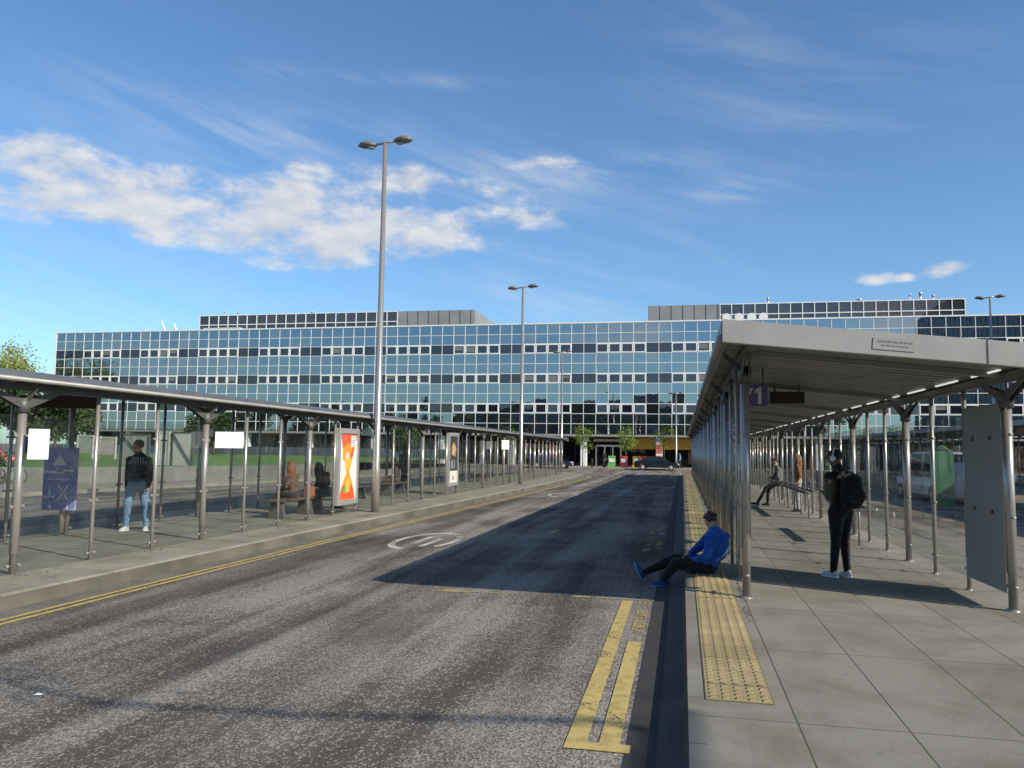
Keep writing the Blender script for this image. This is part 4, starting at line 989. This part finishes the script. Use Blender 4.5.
m_ = MB(); m_.tube([hd+s2*(.098*cos(t))+Vector((0, 0, .02+.128*sin(t))) for t in [pi*i/12 for i in range(13)]], .011, 8); m_.build('headband', white_p, e)
for q in (-1, 1):
    m_ = MB(); m_.tube([hd+s2*q*.080-Vector((0, 0, .0)), hd+s2*q*.105, hd+s2*q*.118], [.036, .042, .03], 14); m_.build('ear_cup', white_p, e)
# man in jeans
fb = R2(288)
J = stand(fb, 1.80, .05, .165, .02, 'down'); J['el'] += Vector((.02, 0, 0)); 
J['hd'] += Vector((-.02, 0, 0))
p2 = person((-10.72, 14.23, PZ), J, [skinA, navy_c, jeans_c], 'man in a navy jumper and light blue jeans standing in the left shelter', (-.80, -.60, -.05), hairB, vox=.011, shoes=[shoe_w, white_p], width=1.22)
# striped grey yoke of the jumper and the sweater tied round the waist
m_ = MB(); nkv = J['nk']; f, s_ = fr(fb)
for k in range(26):
    a = 2*pi*k/26; d = s_*cos(a)+f*sin(a)*.68; m_.tube([nkv+Vector((0, 0, .0))+d*.075, nkv-Vector((0, 0, .055))+d*.178, nkv-Vector((0, 0, .17))+d*.215], .012, 5)
m_.build('jumper_yoke', cloth('jumper stripe', (.3, .31, .35)), p2, fix=False)
m_ = MB(); pl_ = J['pel']; m_.tube([pl_+Vector((0, 0, .05+.02*sin(3*t)))+s_*cos(t)*.20+f*sin(t)*.14 for t in [2*pi*i/20 for i in range(21)]], [(.05, .022)]*21, 8, cap=False); m_.build('tied_sweater', cloth('slate sweater', (.04, .05, .09)), p2, fix=False)
# man sitting on the kerb
J = dict(pel=(.38, 0, .14), che=(.50, .0, .40), nk=(.46, .0, .59), hd=(.40, .05, .735),
         sl=(.41, -.18, .54), sr=(.43, .17, .54), el=(.34, -.25, .27), er=(.22, .22, .32), wl=(.15, -.14, .20), wr=(.10, .08, .25), fl=(-.9, .25, -.25), fr=(-.9, -.2, -.25),
         hl=(.32, -.11, .12), hr=(.32, .11, .12), kl=(-.09, -.13, .135), kr=(-.10, .10, .17), al=(-.27, -.15, -.10), ar=(-.55, .10, -.045), tl=(-.85, -.5, .02), tr=(-.40, .1, .9), ur=(.9, 0, .4), ul=(.05, .05, 1))
p3 = person((0, 11.9, PZ), J, [skinB, blue_c, black_c], 'man in a bright blue jacket and black trousers sitting on the kerb', (-.55, .83, -.12), hairB, vox=.010, shoes=[shoe_b, sole_b], width=1.32)
m_ = MB(); m_.tube([(.50, -.11, .55), (.60, 0, .52), (.52, .11, .55)], [.04, .07, .04], 10); m_.tube([(.38, -.08, .575), (.49, -.085, .60), (.53, 0, .61), (.49, .085, .60), (.38, .09, .575)], .032, 8); m_.build('hood', blue_c, p3)
# left shelter sitters (backs to the road)
def sitter(x, y, face_a, mats, label, hairm, hair, zs=.44, width=.95, shoes=(shoe_k, dark), lean=.05, vox=.016, headdown=0., group=None):
    f, s_ = fr(face_a); U = Vector((0, 0, 1)); J = {}
    J['pel'] = U*(zs+.10); J['che'] = U*(zs+.40)+f*lean; J['nk'] = U*(zs+.60)+f*lean*1.5; J['hd'] = U*(zs+.775-headdown)+f*(lean*2+.03+headdown)
    for n, q in (('r', 1), ('l', -1)):
        J['s'+n] = U*(zs+.54)+s_*q*.175+f*lean; J['e'+n] = U*(zs+.27)+s_*q*.23+f*.10; J['w'+n] = U*(zs+.20)+s_*q*.10+f*.32; J['f'+n] = f-s_*q*.3
        J['h'+n] = U*(zs+.09)+s_*q*.09; J['k'+n] = U*(zs+.06)+s_*q*.11+f*.44; J['a'+n] = U*.085+s_*q*.11+f*.50; J['t'+n] = f
    return person((x, y, PZ), J, mats, label, f, hairm, hair, vox=vox, shoes=list(shoes), width=width, group=group)
sitter(-9.45, 18.4, R2(175), [skinB, cloth('brown top', (.13, .075, .045)), cloth('dark skirt', (.04, .035, .03))], 'woman with long auburn hair sitting on a bench with her back turned', hairA, 'long')
sitter(-9.4, 20.1, R2(165), [skinB, black_c, cloth('blue denim dark', (.06, .09, .15))], 'dark haired person in a black coat sitting beside the hourglass advert', hairD, 'long', width=1.05, lean=.1, headdown=.04)
e = empty('shoulder_bag', (-9.3, 18.95, PZ+.445), 'orange brown leather bag on the bench beside the auburn haired woman', 'bag')
m_ = MB(); m_.box(-.09, .09, -.17, .17, 0, .27); m_.build('bag', plain('tan leather', (.38, .13, .05), .5, 0, .15, 12), e, bevel=.03)
m_ = MB(); m_.tube([(0, -.12, .26), (0, -.09, .38), (0, .09, .38), (0, .12, .26)], .012, 8); m_.build('handle', plain('tan strap', (.22, .08, .03), .5), e)
J = stand(R2(-120), 1.82, 0, .1, .05, 'pocket'); person((-11.2, 31.4, PZ), J, [skinC, black_c, black_c], 'tall dark clothed person standing behind the lamp post in the left shelter', (-.5, -.8, 0), hairD, vox=.02, shoes=[shoe_k, dark], width=1.05)
sitter(-10.4, 28.3, R2(200), [skinB, cloth('brown coat', (.07, .05, .035)), cloth('olive trousers', (.10, .09, .055))], 'person in a brown coat sitting left of the dark advert', hairD, 'short', vox=.02)
# right shelter: person leaning on the rail with legs out, and companion with ginger hair
J = dict(pel=(3.12, 0, .78), che=(3.14, 0, 1.08), nk=(3.08, 0, 1.26), hd=(3.0, 0, 1.42), sl=(3.08, -.17, 1.2), sr=(3.08, .17, 1.2), el=(3.06, -.24, .95), er=(3.0, .22, .95), wl=(2.9, -.14, .86), wr=(2.86, .12, .9),
         hl=(3.05, -.1, .74), hr=(3.05, .1, .74), kl=(2.72, -.12, .62), kr=(2.78, .1, .55), al=(2.42, -.14, .1), ar=(2.76, .1, .09), tl=(-1, -.1, .25), tr=(-1, .1, 0))
person((0, 27.6, PZ), J, [skinB, cloth('grey marl top', (.16, .15, .15)), black_c], 'person in black trousers leaning on the rail with legs stretched out', (-1, -.2, -.1), hairB, vox=.016, shoes=[shoe_k, dark], width=.95)
J = stand(R2(170), 1.72, 0, .09, .02, 'pocket'); person((3.40, 25.2, PZ), J, [skinB, cloth('ochre coat', (.20, .10, .04)), cloth('pale trousers', (.32, .30, .27))], 'person in an ochre coat standing just right of the leaning one', (-1, .1, 0), plain('ginger hair', (.22, .09, .03), .5, 0, .4, 30), 'long', vox=.02, shoes=[shoe_k, dark])
# far pedestrians by the building and the island end
far = [(-12.2, 60.5, R2(90), (.35, .07, .06), (.05, .05, .08), 'pedestrian in a red top at the far end of the left shelter'), (-11.3, 60.0, R2(60), (.08, .1, .2), (.03, .03, .03), 'pedestrian in dark blue at the far end of the left shelter'),
       (-.2, 89.6, R2(180), (.12, .3, .5), (.04, .04, .05), 'pedestrian in light blue behind the black saloon car'), (1.6, 90.2, R2(200), (.3, .2, .18), (.03, .03, .04), 'pedestrian in dull red right of the black saloon car'),
       (2.6, 89.2, R2(10), (.02, .02, .02), (.05, .05, .06), 'pedestrian in black by the far end of the right pavement'), (-8.6, 90.5, R2(270), (.03, .03, .04), (.03, .03, .04), 'pedestrian in black at the building entrance'),
       (-15.5, 88.5, R2(100), (.4, .4, .4), (.05, .07, .15), 'pedestrian in grey walking before the building left of the white column')]
for (x, y, a, c1, c2, lb) in far:
    J = stand(a, random.uniform(1.65, 1.82), .14, .09, .03, 'down'); person((x, y, .12 if y > 84 else PZ), J, [skinB, cloth('far top', c1), cloth('far trousers', c2)], lb, (cos(a), sin(a), 0), hairD, vox=.035, shoes=[shoe_k, dark], group='distant pedestrians')
print('people ok')
# ================================================================ VEHICLES
tyre_m = rubber; rim_m = alum; light_w = plain('headlight glass', (.6, .6, .6), .15); light_r = plain('tail light', (.35, .02, .02), .2)
def car(x, y, rz, paintm, label, L=4.5, W=1.78, H=1.43, kind='saloon', z=0.):
    e = empty('car', (x, y, z), label, 'car', None, rz); h = L/2
    if kind == 'saloon':
        low = [(-h, .45), (-h+.02, .75), (-h+.15, .92), (-1.35, .98), (.95, .92), (h-.35, .78), (h-.05, .62), (h, .42)]
        roof = [(-1.75, .96), (-1.05, H-.05), (-.6, H), (.25, H-.01), (.75, H-.12), (1.30, .90)]
    else:
        low = [(-h, .4), (-h, .95), (-h+.05, 1.1), (h-1.0, 1.1), (h-.25, .95), (h, .75), (h, .42)]
        roof = [(-h+.04, 1.08), (-h+.12, H-.05), (-h+.4, H), (h-1.9, H), (h-1.55, H-.08), (h-.95, 1.08)]
    def loft(prof, w0, w1, zt, m_, mi=0, zb=None):
        n = len(prof); vs = []
        for s in (-1, 1):
            for (px_, pz) in prof: vs.append((px_, s*w0 if pz < zt else s*w1, pz))
        m_.add(vs, [tuple(range(n))[::-1], tuple(range(n, 2*n))]+[(i, (i+1) % n, (i+1) % n+n, i+n) for i in range(n)], mi)
    m_ = MB()
    # body: lower shell in three width bands, with wheel arches
    def arch(cx): return [(cx+.37*cos(t), .30+.37*sin(t)) for t in [pi*i/8 for i in range(9)]]
    under = [(h, .28)]+arch(h-.85)+arch(-h+.85)+[(-h, .28)]
    shell = low+under
    n = len(shell); vs = []
    for s in (-1, 1):
        for (a, b_) in shell: vs.append((a, s*(W/2-(.07 if b_ > .8 else 0)-(.10 if abs(a) > h-.1 else 0)), b_))
    m_.add(vs, [tuple(range(n)), tuple(range(n, 2*n))[::-1]]+[(i, (i+1) % n, (i+1) % n+n, i+n) for i in range(n)])
    m_.build('body', paintm, e, bevel=.025)
    m_ = MB(); n = len(roof); vs = []
    for s in (-1, 1):
        for (a, b_) in roof: vs.append((a, s*(W/2-.08-(.16*(b_-.95)/(H-.95))), b_))
    m_.add(vs, [tuple(range(n)), tuple(range(n, 2*n))[::-1]]+[(i, (i+1) % n, (i+1) % n+n, i+n) for i in range(n)])
    cb = m_.build('cabin', paintm, e, bevel=.03)
    m_ = MB()
    for s in (-1, 1):
        yy = lambda b_: s*(W/2-.08-(.16*(b_-.95)/(H-.95))+.006)
        x0, x1 = roof[0][0]+.35, roof[-1][0]-.30; x2, x3 = roof[1][0]+.25, roof[-2][0]-.12; mid = (x0+x1)/2
        for (a, b_, c, d) in ((x0, mid-.05, mid-.05, x2), (mid+.05, x1, x3, mid+.05)): m_.add([(a, yy(1.02), 1.02), (b_, yy(1.02), 1.02), (c, yy(H-.09), H-.09), (d, yy(H-.09), H-.09)], [(0, 1, 2, 3)])
    gl = m_.build('side_window', m_carglass, e, fix=False)
    m_ = MB()
    (a, b_), (c, d) = roof[-1], roof[-2]; m_.add([(a+.004, -W/2+.16, b_+.05), (a+.004, W/2-.16, b_+.05), (c+.01, W/2-.26, d-.02), (c+.01, -W/2+.26, d-.02)], [(0, 1, 2, 3)]); m_.build('windscreen', m_carglass, e, fix=False)
    m_ = MB(); (a, b_), (c, d) = roof[0], roof[1]; m_.add([(a+.02, -W/2+.18, b_+.05), (a+.02, W/2-.18, b_+.05), (c-.012, W/2-.28, d-.03), (c-.012, -W/2+.28, d-.03)], [(0, 1, 2, 3)]); m_.build('rear_window', m_carglass, e, fix=False)
    for cx in (h-.85, -h+.85):
        for s in (-1, 1):
            m_ = MB(); m_.tube([(cx, s*(W/2-.2), .31), (cx, s*(W/2-.01), .31)], .31, 24); wo = m_.build('wheel', tyre_m, e, bevel=.02)
            m_ = MB(); m_.tube([(cx, s*(W/2-.02), .31), (cx, s*(W/2+.0), .31)], .19, 20); 
            for k in range(5):
                a = 2*pi*k/5; m_.tube([(cx, s*(W/2+.004), .31), (cx+.17*cos(a), s*(W/2+.004), .31+.17*sin(a))], .022, 6)
            m_.build('rim', rim_m, wo)
    for s in (-1, 1):
        m_ = MB(); m_.ball((h-.14, s*(W/2-.27), .64), (.13, .17, .07)); m_.build('headlight', light_w, e)
        m_ = MB(); m_.ball((-h+.06, s*(W/2-.25), .80), (.06, .15, .07)); m_.build('tail_light', light_r, e)
        m_ = MB(); m_.ball((.75 if kind == 'saloon' else h-1.2, s*(W/2+.06), 1.0), (.06, .09, .06)); m_.build('mirror', paintm, e)
    m_ = MB(); m_.box(h-.115, h+.012, -.25, .25, .42, .53); m_.build('number_plate', white_p, e)
    return e
blackp = plain('black car paint', (.006, .006, .007), .3, 0, .1, 2, coat=.2); bluep = plain('dark blue car paint', (.015, .018, .05), .2, .3, .1, 2, coat=1.); whitep = plain('white van paint', (.30, .34, .39), .3, 0, .04, 2, coat=.5)
redp = plain('red van paint', (.42, .03, .04), .3, 0, .05, 2, coat=.5)
car(-2.5, 82.7, 0, blackp, 'black saloon car side on in front of the building')
car(-13.4, 82.9, 0, bluep, 'dark blue car nosing out behind the end of the left shelter')
car(12.0-1.4, 36.8, R2(95), whitep, 'pale blue white van seen through the glass of the right shelter', L=5.2, W=1.95, H=2.05, kind='van')
car(-38.5, 37, R2(60), redp, 'red van behind the bicycles at the left edge', L=4.8, W=1.9, H=2.0, kind='van', z=.13)
car(20.5, 60, R2(90), plain('silver car paint', (.4, .42, .45), .25, .6, .04, 2, coat=.6), 'silver car parked beyond the third island')
# bicycles at the far left
def bike(x, y, rz, label, fm):
    e = empty('bicycle', (x, y, .13), label, 'bicycle', 'bicycles parked at the left edge', rz); r = .34
    for cx in (-.52, .52):
        m_ = MB(); m_.tube([(cx+r*cos(t), 0, r+r*sin(t)) for t in [2*pi*i/24 for i in range(25)]], .018, 6, cap=False); wo = m_.build('wheel', rubber, e)
        m_ = MB()
        for k in range(8): a = pi*k/8; m_.tube([(cx-r*cos(a)*.95, 0, r-r*sin(a)*.95), (cx+r*cos(a)*.95, 0, r+r*sin(a)*.95)], .003, 4)
        m_.tube([(cx, -.04, r), (cx, .04, r)], .02, 6); m_.build('spokes', alum, wo)
    m_ = MB(); B = (-.08, 0, .28); S1 = (-.2, 0, .8); H_ = (.36, 0, .82)
    for a, b_ in ((B, S1), (B, H_), ((-.18, 0, .74), H_), ((-.52, 0, r), B), ((-.52, 0, r), (-.18, 0, .74)), ((.52, 0, r), H_)): m_.tube([a, b_], .016, 6)
    m_.build('frame', fm, e)
    m_ = MB(); m_.tube([(-.33, 0, .86), (-.2, 0, .87), (-.06, 0, .86)], [(.07, .025), (.06, .03), (.02, .015)], 8); m_.build('saddle', dark, e)
    m_ = MB(); m_.tube([H_, (.33, 0, .95)], .014, 6); m_.tube([(.30, -.28, .98), (.36, -.1, .96), (.36, .1, .96), (.30, .28, .98)], .012, 6); m_.build('handlebar', dark, e)
fm = [plain('bike black', (.02, .02, .02), .4), plain('bike red', (.3, .03, .02), .4), plain('bike grey', (.2, .2, .21), .4)]
bl = ['black bicycle nearest the blue information panel', 'red bicycle second from the information panel', 'grey bicycle between the red and the far black one', 'black bicycle fourth from the information panel', 'red bicycle furthest left in the rack', 'grey bicycle at the very edge of the picture']
for i in range(6): bike(-27.6-i*.75, 28.2-i*.35, R2(55+random.uniform(-6, 6)), bl[i], fm[i % 3])
# shrub bed behind the bikes, hoarding and gate on the lawn
def shrub(x, y, z, r, h, n, seed, label):
    rnd = random.Random(seed); m_ = MB(); e = empty('shrub', (x, y, z), label, 'shrub', 'shrubs by the retaining wall')
    for i in range(n):
        d = Vector((rnd.gauss(0, 1), rnd.gauss(0, 1), abs(rnd.gauss(0, 1)))).normalized(); p = Vector((d.x*r, d.y*r, d.z*h))*rnd.random()**.4; s = rnd.uniform(.05, .1)
        a = Vector((rnd.gauss(0, 1), rnd.gauss(0, 1), rnd.gauss(0, 1))).normalized(); b_ = a.orthogonal().normalized(); m_.add([p-a*s, p-b_*s*.5, p+a*s, p+b_*s*.5], [(0, 1, 2, 3)])
    m_.build('foliage', leaf_dark, e, fix=False); m_ = MB(); m_.tube([(0, 0, 0), (0, 0, h*.6)], [.04, .02], 6); m_.tube([(0, 0, .1), (r*.5, 0, h*.5)], [.02, .01], 5); m_.build('stem', bark, e)
for i in range(5): shrub(-30.5-i*1.7, 30.4-i*1.4, .13, 1.1, 1.5-.1*i, 1500, 40+i, ['shrub just left of the blue panel', 'second shrub behind the bicycles', 'third shrub behind the bicycles', 'fourth shrub behind the bicycles', 'shrub at the left picture edge'][i])
hcream = plain('hoarding cream', (.50, .48, .42), .7, 0, .15, 1.5); 
def hoard(x, y, wd, z0, z1, label, brace=False, rz=0., mat=hcream):
    e = empty('hoarding_panel', (x, y, .80), label, 'hoarding', 'temporary boards on the lawn', rz)
    m_ = MB(); m_.box(-wd/2, wd/2, -.03, .03, z0, z1); m_.build('board', mat, e)
    m_ = MB()
    for s in (-1, 1): m_.box(s*wd/2-.05, s*wd/2+.05, -.06, .06, 0, z1+.05)
    m_.box(-wd/2+.052, wd/2-.052, -.05, .05, z1-.04, z1+.04)
    if brace: m_.tube([(-wd/2, -.08, z1), (wd/2, -.08, .1)], .04, 6)
    m_.build('frame', steel_dark if brace else hcream, e)
hoard(-42.15, 50, 1.3, .4, 1.65, 'ribbed grey green board on the lawn just right of the blue panel', mat=plain('grey green board', (.30, .32, .26), .7, 0, .15, 3))
hoard(-40.4, 50, 1.5, .3, 1.55, 'pinkish cream board on the lawn left of the man in jeans', mat=plain('pinkish board', (.42, .36, .32), .7, 0, .15, 1))
hoard(-28.9, 38, 1.6, .0, 1.6, 'grey framed board directly behind the man in jeans', True, mat=plain('dull board', (.28, .29, .25), .7, 0, .15, 1))
hoard(-27.15, 38, .6, .0, 1.75, 'narrow cream panel left of the gate with the diagonal brace', False)
hoard(-26.05, 38, 1.2, .0, 1.75, 'cream gate panel with a dark diagonal brace above the retaining wall', True)
# low glazed wall of the building seen above the lawn
e = empty('glass_canopy_wall', (-40, 91, .78), 'long dim blue glass screen at the foot of the building behind the lawn', 'screen')
m_ = MB(); m_.box(-42, 14, -.03, .03, 0, 1.0); m_.build('glass_panel', plain('screen glass', (.09, .115, .14), .3, 0, .2, .3), e)
m_ = MB()
for i in range(29): m_.box(-42+i*2-.03, -42+i*2+.03, -.06, .06, 0, 1.05)
m_.build('post', steel, e, fix=False)
# coloured A-boards and planters in front of the entrance
def aboard(x, y, c, label):
    e = empty('pavement_board', (x, y, .12), label, 'advert board', 'coloured boards at the entrance')
    m_ = MB()
    for s in (-1, 1): m_.add([(-.45, s*.28, 0), (.45, s*.28, 0), (.4, s*.04, 1.25), (-.4, s*.04, 1.25), (-.45, s*.25, 0), (.45, s*.25, 0), (.4, s*.02, 1.25), (-.4, s*.02, 1.25)], [(0,1,2,3), (4,7,6,5), (0,4,5,1), (1,5,6,2), (2,6,7,3), (3,7,4,0)])
    m_.build('board', plain('board '+label[:6], c, .5), e)
    m_ = MB(); m_.box(-.3, .3, -.24, -.21, .55, .95); o = m_.build('notice', white_p, e)
    o.rotation_euler = (0, 0, 0)
aboard(-7.6, 89, (.12, .36, .08), 'green pavement board before the entrance'); aboard(-6.3, 89.2, (.50, .05, .04), 'red pavement board before the entrance'); aboard(-4.9, 88.8, (.62, .34, .03), 'yellow pavement board beside the black saloon'); aboard(-4.1, 88.6, (.55, .08, .03), 'orange red pavement board half behind the black saloon')
def bollard(x, y, i):
    e = empty('bollard', (x, y, .12), label=f'', cat='bollard', group='dark bollards before the building'); m_ = MB(); m_.tube([(0, 0, 0), (0, 0, .9), (0, 0, .95)], [.09, .08, .04], 10); m_.build('post', dark, e); e['label'] = i; return e
bollard(-9.4, 85.3, 'dark bollard left of the green pavement board'); bollard(-8.1, 85.3, 'dark bollard nearest the green pavement board')
# green freestanding banner board beyond the right shelter
e = empty('banner_board', (8.9, 30.5, 0), 'tall plain green board standing in the lane behind the right shelter glass', 'board')
m_ = MB(); m_.box(-.36, .36, -.05, .05, .12, 2.05); m_.tube([(-.34, 0, 2.0), (0, 0, 2.25), (.34, 0, 2.0)], .05, 8); m_.build('board', plain('banner green', (.03, .13, .06), .6), e, bevel=.02)
m_ = MB(); m_.box(-.45, .45, -.25, .25, 0, .08); m_.build('base', steel_dark, e)
# unseen tree added behind the viewer, bough shaped to cast the near road shadow
e = empty('shadow_bough_tree', (16, -6, 0), 'added unseen tree behind the viewer, bough shaped to shade the near road', 'tree')
m_ = MB(); m_.tube([(0, 0, 0), (0, 0, 4), (-.3, .4, 7.6), (0, 0, 9.5)], [.25, .2, .14, .04], 10); bow = [(-.3, .4, 7.6), (-2.4, 1.6, 8.0), (-4.6, 3.6, 8.0), (-4.6, 6.35, 8.0), (-5.0, 6.42, 8), (-5.5, 6.32, 8.), (-7.06, 6.03, 8.), (-8.54, 5.9, 8.), (-9.75, 6.2, 8.)]
m_.tube(bow, [.12, .09, .05, .04, .035, .03, .03, .025, .02], 8); m_.build('trunk', bark, e)
m_ = MB(); rnd = random.Random(3)
for i in range(900):
    t = rnd.random()
    if i < 420: c = Vector((-9.9, 6.2, 8.)); p = c+Vector((rnd.gauss(0, .6), rnd.gauss(0, .2), rnd.gauss(0, .3)))
    else:
        k = rnd.uniform(3., 7.9); i0 = int(k); p = Vector(bow[i0]).lerp(Vector(bow[i0+1]), k-i0)+Vector((rnd.gauss(0, .03), rnd.gauss(0, .015), rnd.gauss(0, .03)))
    s = rnd.uniform(.02, .05); a = Vector((rnd.gauss(0, 1), rnd.gauss(0, 1), rnd.gauss(0, 1))).normalized(); b_ = a.orthogonal().normalized(); m_.add([p-a*s, p-b_*s*.5, p+a*s, p+b_*s*.5], [(0, 1, 2, 3)])
m_.build('crown', leaf_dark, e, fix=False)
# litter and weeds
for i, (x, y) in enumerate(((3.05, 21.5), (-4.75, 5.3))):
    m_ = MB(); m_.add([(-.03, -.02, .003), (.03, -.02, .008), (.025, .025, .004), (-.025, .02, .012), (0, 0, .018)], [(0, 1, 4), (1, 2, 4), (2, 3, 4), (3, 0, 4)]); m_.build('litter', white_p, None, ['scrap of white paper on the paving under the right shelter', 'small pale scrap of litter on the near left road'][i], 'litter', loc=(x, y, PZ if x > 0 else .004), fix=False)
m_ = MB(); rnd = random.Random(9)
for (x, y, n, sp_) in ((-8.42, 11.7, 120, .12), (-8.35, 9.2, 60, .15), (.68, 9.0, 50, .04), (-8.3, 16.0, 80, .15), (.7, 10.3, 60, .05)):
    for i in range(n):
        px_, py_ = x+rnd.gauss(0, .02 if x > 0 else .08), y+rnd.gauss(0, sp_*(8 if x > 0 else 2)); h = rnd.uniform(.01, .035); a = rnd.uniform(0, pi); m_.add([(px_-.004*cos(a), py_-.004*sin(a), PZ), (px_+.004*cos(a), py_+.004*sin(a), PZ), (px_+rnd.gauss(0, .012), py_+rnd.gauss(0, .012), PZ+h)], [(0, 1, 2)])
m_.build('weeds', leaf_dark, None, 'small weeds and moss in the paving joints at the post feet', 'weeds', kind='stuff', fix=False)
print('all ok')
